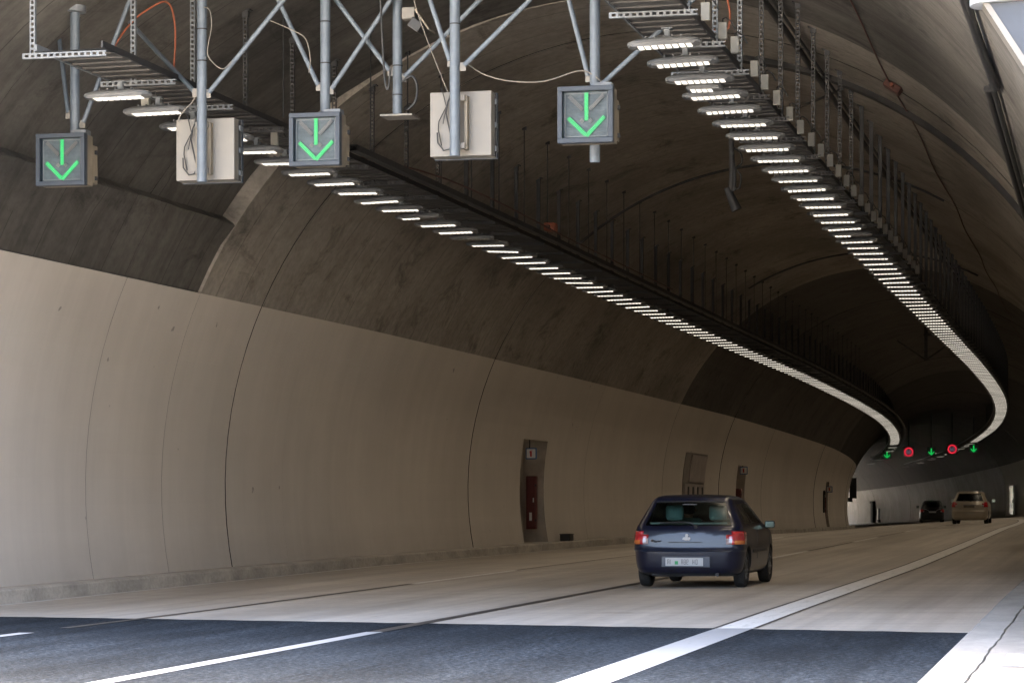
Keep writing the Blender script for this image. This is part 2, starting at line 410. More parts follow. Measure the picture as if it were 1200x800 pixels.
mark('pavement_joint', 24.95, 43, .17, .33, .004, 'filler')
mark('dashed_line', -20, -10, -3.47, -3.3); mark('dashed_line', 12, 24.6, -3.47, -3.3)
mark('pavement_joint', 25.6, 39.6, -3.46, -3.34, .004, 'filler')
k = 0
for s0 in (39.8, 61.0, 82, 103, 124, 145, 166, 187, 208, 229, 250):
    mark('dashed_line', s0, s0+7.2, -3.46, -3.33, m='worn_line')
    mark('pavement_joint', s0+7.3, s0+20.9, -3.44, -3.36, .004, 'filler')
for s0 in (55.0, 76, 97, 118, 139, 160, 181, 202, 223):
    mark('dashed_line', s0, s0+8.5, .18, .32, m='worn_line')
    mark('pavement_joint', s0+8.6, s0+20.8, .21, .29, .004, 'filler')
mark('pavement_joint', 43.1, 54.9, .22, .28, .004, 'filler')
def sweep(name, prof, s0, s1, m, st=3.0, sfun=None):
    """prof: open polyline of (d, z); swept along the road"""
    b = MB(); S = frange(s0, s1, st); acc = [0]
    jit = {s: .006*math.sin(s*2.1)+.004*math.sin(s*6.7+1)+random.Random(int(s*50)).uniform(-.003, .003) for s in S}
    WJ = lambda s, d, z: W(s, d+(jit[s] if 6.5 < d < 6.6 else 0), z)
    for p, q in zip(prof, prof[1:]): acc.append(acc[-1]+math.hypot(q[0]-p[0], q[1]-p[1]))
    for a, c in zip(S, S[1:]):
        for k in range(len(prof)-1):
            p, q = prof[k], prof[k+1]
            b.face([WJ(a, *p), WJ(a, *q), WJ(c, *q), WJ(c, *p)], 0, [(a, acc[k]), (a, acc[k+1]), (c, acc[k+1]), (c, acc[k])])
    for s in (S[0], S[-1]): b.face([WJ(s, *p) for p in prof], 0, [(s+p[0], p[1]) for p in prof])
    return b.build(name, m)
struct(sweep('left_kerb', [(-7.0, -.05), (-7.03, .17), (-7.06, .2), (-7.60, .2)], 25.7, S_END, M['kerb_dirty']))
b_ = None
for (a, c) in ((-40, 8), (8.03, 18.0), (18.02, 24.55), (24.58, 31), (31.02, 37.6), (37.62, 44.2), (44.22, 60), (60.03, S_END)):
    o = struct(sweep('right_kerb', [(6.24, -.05), (6.255, .12), (6.28, .135), (6.563, .135), (6.566, .04)], a, c, M['kerb'], .22 if c < 50 else 3))
for (a, c) in ((-40, 12), (12.03, 24.6), (24.63, 42), (42.03, S_END)):
    struct(sweep('walkway', [(6.577, .04), (6.58, .133), (7.6 if a > 20 else 9.5, .135)], a, c, M['sidewalk'], .22 if c < 50 else 3))
struct(strip('walkway_bed', lin(-40, S_END), [6.5, 6.62], lambda s, d: .05, M['groove'], 120))
mark('walkway_patch', 18.2, 19.6, 6.72, 7.06, .139, 'white_line')

def hillz(x, y):
    xc = fr(max(15, min(y, 400)))[0]; d = x-xc
    end = 386+0.0*d
    near = 23.5-SKEW*d if abs(d) < 30 else 23.5-SKEW*30*(1 if d > 0 else -1)
    base = itp(y, [0, 100, 200, 300, 400, 2000], [-.12, -.2, -1.2, -2.8, -5.6, -9])
    if abs(d) > 16:
        up = max(0, min(1, (y-near)/40)); dn = max(0, min(1, (end+30-y)/40))
        side = 1.0
        hh = 34*smooth(up)*smooth(dn)
    else:
        up = 1 if y > near+1.2 else 0; dn = 1 if y < end else 0
        hh = (10.4+24*smooth((y-near)/60)*smooth((end-y)/60))*up*dn
    fall = max(0, 1-abs(d+20)/260.)
    return base+hh*smooth(fall*1.6)+(1.2*math.sin(x*.05+y*.031)+.9*math.sin(x*.11-y*.07))*min(1, hh/14)
gb = MB(); XS = [-2500, -1200, -600, -300, -200, -150, -110, -90, -70, -58, -48, -40, -34, -30, -26, -24.2, -23.8, -20, -16, -12, -8, -4, 0, 4, 8.4, 8.8, 12, 16, 20, 26, 34, 44, 60, 80, 110, 150, 220, 300, 600, 1200, 2500]
YS = [-2500, -1000, -400, -150, -60, -20, 0, 10, 15, 18, 20.5, 22, 24, 25.4, 26.6, 28, 30, 33, 36, 40, 46, 54, 64, 80]+list(range(100, 340, 20))+[345, 350, 355, 360, 363, 366, 368, 372, 378, 386, 396, 410, 430, 470, 550, 700, 1000, 2500]
gi = {}
for x in XS:
    for y in YS: gi[(x, y)] = len(gb.v); gb.v.append((x, y, hillz(x, y)))
for a, c in zip(XS, XS[1:]):
    for e, g in zip(YS, YS[1:]):
        hs = [gb.v[gi[q]][2] for q in ((a, e), (c, e), (c, g), (a, g))]; xm = (a+c)/2-fr(max(15, min((e+g)/2, 400)))[0]
        if abs(xm) < 15.9 and max(hs)-min(hs) > 4.5: continue            # the two tunnel mouths
        gb.f.append((gi[(a, e)], gi[(c, e)], gi[(c, g)], gi[(a, g)])); gb.m.append(0); gb.uv.append(None)
struct(gb.build('ground', M['ground']))

# ------------------------------------------------------------------ the tunnel
A0, A1 = -14.0, 194.0
PA = 24.3
def ang(z): return math.degrees(math.asin((z-ZC)/RAD))
NICHES = [  # s0, s1, top z, depth, kind
    (66.0, 69.0, 2.95, .55), (107.6, 110.4, 2.95, .5), (152.5, 155.3, 2.9, .5)]
NA = [180-ang(.2)]+[180-ang(n[2]) for n in NICHES]
tunnel = thing('road_tunnel', 'curved concrete road tunnel with cream painted lower walls', 'tunnel', (0, 0, 0))
def ringpt(s, a, r): return W(s, r*math.cos(R(a)), ZC+r*math.sin(R(a)))
def foot(a): return RAD*R(a-A0) if a < 90 else RAD*R(A1-a)   # metres up from the wall foot
JOINTS = [39.5, 45.8, 60.3, 74.7, 88.8, 102.5, 116.2, 129.5, 143, 157, 171, 185, 199, 213, 227, 241, 255, 269, 283, 297, 311, 325, 339, 353, 367, 380, S_END]
def in_niche(s, a):
    for n in NICHES:
        if n[0] < s < n[1] and 180-ang(n[2]) < a < 180-ang(.2): return True
    return False
def segment(s0, s1, near=False, first=False, deep=False, dr=0.):
    b = MB(); ga = .004 if s0 < 41 else .012 if s0 < 50 else .020; gb_ = .004 if s1 < 41 else .012 if s1 < 50 else .020
    sa, sb = s0+ga, s1-gb_
    sl = set(frange(sa, sb, 1.0 if near else 2.4))
    for n in NICHES:
        for q in n[:2]:
            if sa < q < sb: sl.add(q)
    sl = sorted(sl)
    al = set(frange(A0, A1, 3.0)) | {PA, 180-PA, 146.3} | set(NA)
    if near: al |= {146.29, 180-PA-.02}
    al = sorted(al); al = [a for k, a in enumerate(al) if k == 0 or a-al[k-1] > 1e-4]
    def P(t, a):
        ds = random.Random(int(t*37)*1009+int(a*53))
        if first:
            s = s_portal(RAD*math.cos(R(a)))+(sb-s_portal(RAD*math.cos(R(a))))*(t-sa)/(sb-sa)
        else: s = t
        r = RAD+dr
        if near:
            if a > 180-PA-.01: e = 0
            elif a >= 146.295: e = .05
            else: e = near_extra(min(a, 146.29)) if a < 146.295 else .05
            if 145 < a < 147.5 and e > 0: e += ds.uniform(-.05, .05)
            r += e
        return ringpt(s, a, r), (s, foot(a))
    for t0, t1 in zip(sl, sl[1:]):
        for c0, c1 in zip(al, al[1:]):
            if in_niche((t0+t1)/2, (c0+c1)/2): continue
            am = (c0+c1)/2
            mi = 0 if (am < PA or am > 180-PA) else 1
            q = [P(t0, c0), P(t0, c1), P(t1, c1), P(t1, c0)]
            b.face([x[0] for x in q], mi, [x[1] for x in q])
    for t in (sl[0], sl[-1]):                      # the ends of the ring, .5 m thick
        for c0, c1 in zip(al, al[1:]):
            am = (c0+c1)/2; mi = 0 if (am < PA or am > 180-PA) else 1
            p0, u0 = P(t, c0); p1, u1 = P(t, c1)
            s = t if not first else None
            q0 = ringpt(u0[0], c0, RAD+.5); q1 = ringpt(u1[0], c1, RAD+.5)
            b.face([p0, p1, q1, q0], mi if mi and s0 == 39.5 and t == sl[0] else 3, [u0, u1, (u1[0]+.5, u1[1]), (u0[0]+.5, u0[1])])
    vm = M['vault_near'] if near else (M['vault_unlit'] if s0 > 150 else M['vault_deep']) if deep else M['vault']
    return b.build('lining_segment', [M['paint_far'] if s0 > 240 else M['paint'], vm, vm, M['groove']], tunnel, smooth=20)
rr = random.Random(3)
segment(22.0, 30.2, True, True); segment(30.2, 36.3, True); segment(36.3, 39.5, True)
segment(39.5, 42.6); 
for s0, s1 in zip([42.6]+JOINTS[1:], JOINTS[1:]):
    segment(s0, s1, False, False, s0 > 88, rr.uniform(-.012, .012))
bk = MB()
bsl = frange(15, S_END-.05, 3.0)
for n in NICHES: bsl += [n[0], n[1]]
bsl = sorted(set(bsl)); bal = sorted(set(frange(A0, A1, 4.0)) | set(NA)); bal = [a for k, a in enumerate(bal) if k == 0 or a-bal[k-1] > 1e-4]
for t0, t1 in zip(bsl, bsl[1:]):
    for c0, c1 in zip(bal, bal[1:]):
        if in_niche((t0+t1)/2, (c0+c1)/2): continue
        f = lambda t, a: ringpt(max(t, s_portal(RAD*math.cos(R(a)))+.02), a, RAD+.42)
        bk.face([f(t0, c0), f(t0, c1), f(t1, c1), f(t1, c0)])
bk.build('outer_shell', M['groove'], tunnel, smooth=30)
# portal head walls, one at each end
def headwall(name, label, sfun, flip, bottom, top, half):
    o = thing(name, label, 'wall', (0, 0, 0)); b = MB()
    arch = [ang_ for ang_ in frange(A0, A1, 4.0)]
    for off in (0, 1.4):
        k = off if not flip else -off
        inner = [(RAD+.5)*math.cos(R(a)) for a in arch], [ZC+(RAD+.5)*math.sin(R(a)) for a in arch]
        pts = list(zip(*inner))
        outer = []
        for a in arch:
            c, s_ = math.cos(R(a)), math.sin(R(a))
            t = min(half/abs(c) if abs(c) > 1e-6 else 1e9, (top-ZC)/s_ if s_ > 1e-6 else 1e9, (bottom-ZC)/s_ if s_ < -1e-6 else 1e9)
            outer.append((c*t, ZC+s_*t))
        for i in range(len(arch)-1):
            q = [pts[i], pts[i+1], outer[i+1], outer[i]]
            b.face([W(sfun(d)+k, d, z) for d, z in q])
    outer2 = [(-half, bottom), (-half, top), (half, top), (half, bottom)]
    for p, q in zip(outer2, outer2[1:]):
        b.face([W(sfun(p[0]), *p), W(sfun(q[0]), *q), W(sfun(q[0])+(-1.4 if flip else 1.4), *q), W(sfun(p[0])+(-1.4 if flip else 1.4), *p)])
    b.build('wall_face', M['headwall'], o)
headwall('portal_wall', 'concrete head wall round the near tunnel mouth', s_portal, False, -1.0, 10.9, 18.0)
headwall('portal_wall', 'concrete head wall round the far tunnel mouth', lambda d: S_END, True, -1.2, 12.0, 18.0)

# niches, their cabinets and signs
def niche(n, label, hydrant, sign_lab):
    s0, s1, zt, dep = n; zs = frange(.2, zt, .35); db = -math.sqrt(RAD**2-(0.0)**2)-dep
    t = thing('emergency_niche', label, 'niche', (0, 0, 0), 0, 'wall niches'); b = MB()
    wd = lambda z: -math.sqrt(RAD*RAD-(z-ZC)**2)
    for s in (s0, s1):
        for z0, z1 in zip(zs, zs[1:]):
            b.face([W(s, wd(z0), z0), W(s, wd(z1), z1), W(s, db, z1), W(s, db, z0)])
    b.face([W(s0, wd(zt), zt), W(s1, wd(zt), zt), W(s1, db, zt), W(s0, db, zt)])
    b.face([W(s0, db, .2), W(s1, db, .2), W(s1, db, zt), W(s0, db, zt)])
    b.face([W(s0, wd(.2), .2), W(s1, wd(.2), .2), W(s1, db, .2), W(s0, db, .2)])
    b.build('recess', M['niche'], t)
    sm = s1-1.15
    dl = MB(); p, ph = at(s0+1.0, db, .2)
    return sm, db
def local(s, d, z): p, ph = at(s, d, z); return p, ph
def cabinet(s, d, label):
    p, ph = at(s, d, .0); t = thing('hydrant_cabinet', label, 'cabinet', p, ph)
    b = MB(); b.box((.2, 0, 1.28), (.27, .24, 1.45)); b.build('cabinet_body', M['red'], t, bevel=.015)
    b = MB(); b.box((.2, -.135, 1.28), (.23, .03, 1.35)); b.build('door_panel', M['red'], t, bevel=.008)
    b = MB(); b.box((.28, -.16, 1.35), (.025, .03, .12)); b.build('handle', M['white'], t)
    b = MB(); b.box((.20, -.155, .9), (.07, .012, .22)); b.build('label_plate', M['white'], t)
    for z in (.8, 1.75):
        b = MB(); b.box((.335, -.13, z), (.03, .05, .06)); b.build('hinge', M['black'], t)
def shade_panel(s, d, label):  # black panel laid over the niche's back wall to give its shade
    p, ph = at(s, d, .2); t = thing('niche_shade_panel', label, 'door', p, ph)
    b = MB(); b.box((.06, 0, 1.05), (.08, .9, 2.1)); b.build('door_leaf', M['black'], t, bevel=.01)
    b = MB(); b.box((.115, -.32, 1.05), (.03, .05, .2)); b.build('handle', M['galv'], t)
def flag_sign(s, d, z, label, size, reach):
    """square pictogram sign facing the traffic on a short bracket"""
    p, ph = at(s, d, z); t = thing('fire_sign', label, 'sign', p, ph, 'fire point signs'); h = size/2
    b = MB(); b.box((0, 0, 0), (size, .05, size)); b.build('sign_board', M['blue'], t, bevel=.01)
    b = MB(); b.box((0, -.029, 0), (size*.8, .008, size*.8)); b.build('white_field', M['white'], t)
    b = MB(); e = -.040
    b.box((0, e, -size*.05), (size*.17, .012, size*.44)); b.box((0, e, size*.2), (size*.09, .012, size*.09))
    b.box((size*.06, e, size*.26), (size*.2, .012, size*.045)); b.box((-size*.1, e, size*.15), (size*.04, .012, size*.2))
    b.build('extinguisher_symbol', M['red_sign'], t)
    b = MB(); b.box((-.05, .03, size/2+.12), (.03, .03, .26)); b.build('bracket', M['dark_steel'], t)
for i, (n, lab) in enumerate(zip(NICHES, ['recessed wall niche nearest the camera with the red cabinet inside',
                             'wall niche just beyond the grey double door', 'farthest small dark niche in the left wall before the bend'])):
    sm, db = niche(n, lab, True, '')
    cabinet(n[1]-.35, db+.10, ['red hydrant cabinet inside the nearest wall niche', 'dark red cabinet in the niche beyond the grey doors', 'red cabinet deep in the farthest niche on the left wall'][i])
    fs, fd, fz = ((66.9, -7.47, 2.58), (109.0, -7.42, 2.74), (154.0, -7.40, 2.45))[i]
    flag_sign(fs, fd, fz, ['square fire extinguisher sign over the nearest niche', 'fire extinguisher sign over the niche beyond the grey doors', 'small fire sign farthest along the left wall'][i], .30+.03*i, fd+7.5)
shade_panel(NICHES[0][1]-1.9, NICHES[0][0]*0-math.sqrt(RAD**2)-.55, 'dark panel standing for the shaded niche back beside the red cabinet')
# grey service doors between two niches
t = thing('service_doors', 'tall grey double steel doors set in the left wall', 'door', W(95.9, -7.4, .2), phi(95.9))
b = MB()
wd = lambda z: -math.sqrt(RAD*RAD-(z-ZC)**2)
def wallpanel(b, s0, s1, z0, z1, out, m=0):
    Z = frange(z0, z1, .3); inv = Matrix.Translation(t.location) @ Matrix.Rotation(phi(95.9), 4, 'Z'); inv.invert()
    fr_ = lambda s, z, o: inv @ W(s, wd(z)+o, z)
    for a, c in zip(Z, Z[1:]):
        b.face([fr_(s0, a, out), fr_(s0, c, out), fr_(s1, c, out), fr_(s1, a, out)], m)
        for s in (s0, s1): b.face([fr_(s, a, out), fr_(s, c, out), fr_(s, c, -.02), fr_(s, a, -.02)], m)
    for z in (z0, z1): b.face([fr_(s0, z, out), fr_(s1, z, out), fr_(s1, z, -.02), fr_(s0, z, -.02)], m)
wallpanel(b, 93.2, 98.4, .2, 3.15, .03); b.build('frame', M['door_frame'], t)
for k, (a, c) in enumerate(((93.4, 95.75), (95.85, 98.2))):
    b = MB(); wallpanel(b, a, c, .25, 2.0, .07); b.build('door_leaf', M['door'], t)
b = MB(); wallpanel(b, 94.4, 98.2, 2.08, 3.08, .075); b.build('upper_panel', M['door'], t)
b = MB()
for k in range(4):
    for z in (.65, 1.75): wallpanel(b, 94.1+k*1.15, 94.32+k*1.15, z-.15, z+.15, .10)
b.build('vent_slot', M['black'], t)
# small black drain box on the left kerb
p, ph = at(70.3, -7.2, .2); t = thing('kerb_box', 'small black box lying on the left kerb after the first niche', 'box', p, ph)
b = MB(); b.box((0, 0, .09), (.28, .55, .18)); b.build('box_body', M['black'], t, bevel=.02)
b = MB(); b.box((0, 0, .19), (.30, .58, .02)); b.build('lid', M['dark_steel'], t)

# ------------------------------------------------------------------ ceiling lights
def lamp_meshes():
    hb = MB(); L, D = .42, .15
    out = []
    for k in range(32):
        q = 2*math.pi*k/32; c, s = math.cos(q), math.sin(q)
        out.append((L*math.copysign(abs(c)**.75, c), D*math.copysign(abs(s)**.55, s)))
    def lerp(sc_, z): return [(x*sc_[0], y*sc_[1], z) for x, y in out]
    rings = [lerp((.97, .93), .0), lerp((1, 1), .018), lerp((.98, .96), .045), lerp((.80, .72), .072)]
    for a, c in zip(rings, rings[1:]):
        for k in range(32): hb.face([a[k], a[(k+1) % 32], c[(k+1) % 32], c[k]])
    hb.face(rings[0][::-1]); hb.face(rings[-1])
    hb.box((0, -.122, -.008), (.70, .012, .022))
    for k in range(5): hb.box((-.2+k*.1, 0, .083), (.012, .19, .03))
    h = hb.mesh('lamp_housing', M['lamp_body'], 40)
    br = MB(); br.box((.03, .0, .13), (.06, .05, .1)); br.box((.03, .02, .085), (.13, .12, .02)); br.box((.03, .0, .185), (.12, .1, .015))
    br = br.mesh('lamp_bracket', M['galv'])
    def panel(n, m):
        pb = MB()
        for k in range(n):
            x = -.31+.62*(k+.5)/8
            pb.box((x, 0, -.004), (.054, .19, .010))
        return pb.mesh('led_panel', m)
    whole = MB()
    whole.v = list(hb.v); whole.f = list(hb.f); whole.m = [0]*len(hb.f); whole.uv = [None]*len(hb.f)
    whole.box((.03, 0, .13), (.06, .05, .1), 0)
    for k in range(8): whole.box((-.31+.62*(k+.5)/8, 0, -.004), (.054, .19, .010), 1)
    w = whole.mesh('tunnel_lamp', [M['lamp_body'], M['led']])
    return h, br, panel(8, M['led']), panel(4, M['led']), panel(8, M['led_off']), w
LH, LB, LP8, LP4, LPX, LW = lamp_meshes()
TILT = R(4)
LAMP_D = {}
def lamp_light(parent, k):
    if k not in LAMP_D:
        ld = bpy.data.lights.new('lamp_light', 'AREA'); ld.shape = 'RECTANGLE'; ld.size = .62; ld.size_y = .135
        ld.energy = LAMP_W*k; ld.color = (1, .82, .60); ld.spread = R(112); LAMP_D[k] = ld
    o = bpy.data.objects.new('lamp_light', LAMP_D[k]); COL.objects.link(o); o.parent = parent; o.location = (0, 0, -.024)
def lamp(s, d, z, lab, group, mode):
    p, ph = at(s, d, z); rv = random.Random(int(s*100)+int(d*7)); rt = (-TILT+R(rv.gauss(0, .5)), math.atan(itp(s, KK, KR)/100)*-1+R(rv.gauss(0, .8)), ph+R(rv.gauss(0, 1.2)))
    if mode == 'far':
        o = obj('tunnel_lamp', LW); o.location = p
        o.rotation_euler = rt; lamp_light(o, 1); return tag(o, lab, 'lamp', group)
    t = thing('tunnel_lamp', lab, 'lamp', p, ph, group); t.rotation_euler = rt
    if mode != 'off': lamp_light(t, .5 if mode == 'half' else 1)
    obj('housing', LH, t); obj('mounting_bracket', LB, t)
    obj('led_panel', {'on': LP8, 'half': LP4, 'off': LPX}[mode], t)
    return t
SPC = 1.25
n = 0; s = 28.2
while s < 213:
    k = n; gap = abs(s-44.5) < 0
    lab = ('lit LED lamp, %s from the near end of the right ceiling row' % ORD[k]) if k < 20 else 'lit lamp of the right ceiling row beyond its twenty nearest lamps'
    mode = 'on' if s < 100 else 'far'
    if k in (17,): mode = 'half'; lab = 'half lit lamp far along the near part of the right ceiling row'
    lamp(s, 2.64, 6.34, lab, 'lamps of the right ceiling row', mode); n += 1; s += SPC
n = 0; s = 28.75
while s < 200:
    k = n
    lab = ('lit LED lamp, %s from the near end of the left ceiling row' % ORD[k]) if k < 20 else 'lit lamp of the left ceiling row beyond its twenty nearest lamps'
    mode = 'on' if s < 100 else 'far'
    if k == 11: mode = 'half'; lab = 'half lit lamp in the left ceiling row right of the middle arrow signal'
    if k == 14: mode = 'off'; lab = 'dark unlit lamp in the left ceiling row below the second white cabinet'
    lamp(s, -4.05, 6.16, lab, 'lamps of the left ceiling row', mode); n += 1; s += SPC
for s in (217, 221, 225.5, 231, 238, 246, 255, 265, 277, 291):
    lamp(s, 2.64, 6.34, 'lit lamp in the sparse far end of the right row past the red ring signs', 'sparse far lamps of the right row', 'far')
for s in (206, 216, 228, 242, 256):
    lamp(s, -4.05, 6.16, 'lit lamp in the sparse far end of the left row past the bend', 'sparse far lamps of the left row', 'far')
b = MB(); o = None
# second level lamps seen behind the near ones
for (s, d, z, nm) in ((30.95, 2.66, 6.27, 'short lamp tucked under the third lamp of the right ceiling row'),):
    p, ph = at(s, d, z); t = thing('tunnel_lamp', nm, 'lamp', p, ph, 'lamps of the right ceiling row'); t.rotation_euler = (-TILT, 0, ph)
    hb = obj('housing', LH, t); hb.scale = (.55, .9, .8); q = obj('led_panel', LP4, t); q.location = (.10, 0, 0); q.scale = (.9, 1, 1)

# cable trays, with the bundle of cables they carry
def follow(s0, s1, d, z, st=2.0, wob=0, sd=1):
    rn = random.Random(sd); return [W(s, d+rn.uniform(-wob, wob), z+rn.uniform(-wob, wob)*.5) for s in frange(s0, s1, st)]
def tray(name, lab, d0, d1, z, s0, s1):
    t = thing(name, lab, 'cable tray', (0, 0, 0), 0, 'ceiling cable trays')
    for d in (d0, d1):
        b = MB(); S = frange(s0, s1, 2.0)
        for a, c in zip(S, S[1:]):
            P = [W(q, d+e, z+h) for q in (a, c) for e, h in ((-.012, 0), (.012, 0), (.012, .075), (-.012, .075))]
            i = len(b.v); b.v += [tuple(x) for x in P]
            for f in ((0, 1, 5, 4), (1, 2, 6, 5), (2, 3, 7, 6), (3, 0, 4, 7)): b.f.append(tuple(i+k for k in f)); b.m.append(0); b.uv.append(None)
        b.box(W(s0, d, z+.037), (.024, .01, .075))
        b.build('side_rail', M['galv'] if d == d0 else M['dark_steel'], t)
    b = MB(); S = []; s = s0+.1
    while s < s1:
        S += [(s, 1), (s+.05, 1), (s+.055, 0), (s+(.295 if s < 90 else 1.195), 0)]; s += .3 if s < 90 else 1.2
    b.v = [tuple(W(q, d, z+.020-.016*u)) for q, u in S for d in (d0+.015, d1-.015)]
    b.f = [(2*k, 2*k+1, 2*k+3, 2*k+2) for k in range(len(S)-1)]; b.m = [0]*len(b.f); b.uv = [None]*len(b.f)
    b.build('tray_floor', M['tray'], t)
tray('cable_tray', 'dusty ladder cable tray above the left row of lamps', -4.42, -3.62, 6.47, 27.2, 250)
tray('cable_tray', 'dusty ladder cable tray above the right row of lamps', 2.22, 2.98, 6.62, 24.0, 290)
for (dd, zz, lab, s0, s1) in ((( -4.2, -4.05, -3.9, -3.78), 6.53, 'bundle of black cables lying in the left ceiling tray', 28, 240), ((2.4, 2.52, 2.68, 2.85), 6.68, 'bundle of black cables lying in the right ceiling tray', 24.5, 280)):
    t = thing('cable_bundle', lab, 'cables', (0, 0, 0), 0, 'cables in the trays')
    for k, d in enumerate(dd):
        b = MB(); b.tube(follow(s0, s1, d, zz, 1.5, .02, k), .022+.006*(k % 3), 6); b.build('cable', M['cable'] if k % 3 else M['dark_steel'], t, 60)
# heavy dark channel beside each tray
for (d, z, lab, s0, s1) in ((-3.3, 6.44, 'dark cable duct along the inner edge of the left tray', 36, 240),):
    b = MB(); S = frange(s0, s1, 2.0)
    for a, c in zip(S, S[1:]):
        P = [W(q, d+e, z+h) for q in (a, c) for e, h in ((-.06, 0), (.06, 0), (.06, .09), (-.06, .09))]
        i = len(b.v); b.v += [tuple(x) for x in P]
        for f in ((0, 1, 5, 4), (1, 2, 6, 5), (2, 3, 7, 6), (3, 0, 4, 7)): b.f.append(tuple(i+k for k in f)); b.m.append(0); b.uv.append(None)
    tag(b.build('cable_duct', M['duct']), lab, 'cable duct')

# hanger posts
def post_mesh(h, slots):
    b = MB(); w = .075
    if slots:
        for x in (-.024, .024): b.box((x, -.02, h/2), (.016, .004, h))
        z = .02
        while z < h: b.box((0, -.02, z), (.032, .004, .026)); z += .062
        for x in (-.031, .031): b.box((x, 0, h/2), (.003, .044, h))
    else:
        b.box((0, 0, h/2), (w, .044, h))
    b.box((0, 0, h-.01), (.16, .14, .02)); b.box((0, 0, h-.06), (.085, .07, .1))
    return b.mesh('post', M[slots] if slots else M['dark_steel'])
def arm_mesh(x0, x1, slots):
    b = MB()
    if slots:
        for z in (-.022, .022): b.box(((x0+x1)/2, -.025, z), (x1-x0, .004, .014))
        x = x0+.015
        while x < x1: b.box((x, -.025, 0), (.03, .004, .032)); x += .075
        for z in (-.03, .03): b.box(((x0+x1)/2, 0, z), (x1-x0, .05, .003))
    else: b.box(((x0+x1)/2, 0, 0), (x1-x0, .045, .05))
    return b.mesh('arm', M[slots] if slots else M['dark_steel'])
PM = {}
def post(side, s, k):
    d, zb = (-4.1, 6.43) if side == 'left' else (2.99, 6.58)
    x0, x1 = (-.42, .55) if side == 'left' else (-.86, .12)
    if side == 'left' and k == 0: d = -4.5; x0, x1 = -.12, .9
    h = vault_z(s, d)-zb+.03; sl = 'galv' if s < 33 else 'galv_dim' if s < 46 else ''  # post colour darkens with distance, standing in for the fading daylight
    key = (side, round(h, 2), sl, k == 0)
    if key not in PM: PM[key] = (post_mesh(h, sl), arm_mesh(x0, x1, sl))
    p, ph = at(s, d, zb)
    if k < 14: lab = 'steel hanger post, %s from the near end of the %s cable tray' % (ORD[k], side)
    else: lab = 'dark hanger post deep along the %s cable tray beyond its fourteen nearest posts' % side
    t = thing('hanger_post', lab, 'hanger post', p, ph, 'hanger posts of the %s cable tray' % side)
    obj('post', PM[key][0], t); obj('tray_arm', PM[key][1], t)
for k in range(78): post('left', 27.3+2.08*k, k)
for k in range(86): post('right', 27.6+2.03*k, k)
RODM = {}
for k in range(42):                                       # thin rods to the inner edge of the left tray
    s = 33+2.1*k; d = -3.38; zb = 6.5; h = round(vault_z(s, d)-zb+.02, 2)
    if h not in RODM:
        b = MB(); b.tube([(0, 0, 0), (0, 0, h)], .011, 6); b.tube([(0, 0, h-.07), (0, 0, h)], .045, 8); RODM[h] = b.mesh('hanger_rod', M['dark_steel'])
    o = obj('hanger_rod', RODM[h]); o.location = W(s, d, zb)
    tag(o, 'thin threaded rod hanging from the vault to the inner edge of the left tray', 'rod', 'thin rods of the left tray')
# white driver boxes beside the right row
bx = MB(); bx.box((0, 0, 0), (.10, .07, .20)); BXM = bx.mesh('box_case', M['white_box'])
gl = MB(); gl.tube([(0, 0, .1), (0, .01, .14), (.03, .03, .16), (.09, .05, .12), (.14, .05, .02)], .009, 6)
GLM = gl.mesh('cable_gland', M['cable'])
BXS = [28.45, 29.75, 30.75, 32.5, 33.5, 34.75, 36.2, 37.5, 38.9, 40.25]+[41.6+1.35*k for k in range(16)]
for k, s in enumerate(BXS):
    p, ph = at(s, 3.06, 6.74+.02*math.sin(k*7))
    lab = 'small off white driver box, %s from the near end of the right tray' % ORD[k] if k < 12 else 'small dim driver box on the right tray beyond its twelve nearest boxes'
    t = thing('driver_box', lab, 'driver box', p, ph, 'driver boxes on the right tray')
    o = obj('box_case', BXM, t, .006); obj('cable_gland', GLM, t)
for k, s in enumerate((30.3, 34.2)):
    p, ph = at(s, -4.3 if k == 0 else -3.9, 6.40)
    t = thing('driver_box', ['small beige box under the left tray right of the first pole', 'small beige box under the left tray behind the first white cabinet'][k], 'driver box', p, ph, 'driver boxes under the left tray')
    obj('box_case', BXM, t); obj('cable_gland', GLM, t)

# ------------------------------------------------------------------ signal gantry: hanging poles, arrow signals, white cabinets
def pole(s, d, zb, braces, lab, plate=False, r=.06, bands=()):
    p, ph = at(s, d, zb); t = thing('hanging_pole', lab, 'pole', p, ph, 'poles hanging from the vault')
    top = vault_z(s, d)-zb+.05
    b = MB(); b.tube([(0, 0, 0), (0, 0, top)], r, 20); b.build('tube', M['pole_paint'], t, 50)
    b = MB(); b.tube([(0, 0, top-.08), (0, 0, top)], .14, 20); b.build('flange', M['galv'], t, 50)
    for (x0, z0, dx, dz, y) in braces:
        z0 -= zb; a = Vector((x0-d, .0, z0)); u = Vector((dx, y, dz)).normalized(); q = a.copy()
        for k in range(400):
            if q.z+zb > vault_z(s+q.y, q.x+d): break
            q = q+u*.02
        b = MB(); b.tube([a, q+u*.05], .029, 12); br = b.build('brace', M['pole_paint'], t, 50)
        b = MB(); c = a-u*.02; b.box(c, (.07, .012, .10)); b.box((c.x*.55, 0, c.z-.01), (abs(c.x)*1.0, .014, .05))
        b.build('gusset', M['cream'], br)
    for z in bands:
        b = MB(); b.tube([(0, 0, z-zb-.008), (0, 0, z-zb+.008)], r+.004, 20); b.build('band', M['dark_steel'], t, 50)
    if plate:
        b = MB(); b.box((.03, 0, -.012), (.40, .36, .024)); b.build('base_plate', M['cream'], t, bevel=.004)
    return t
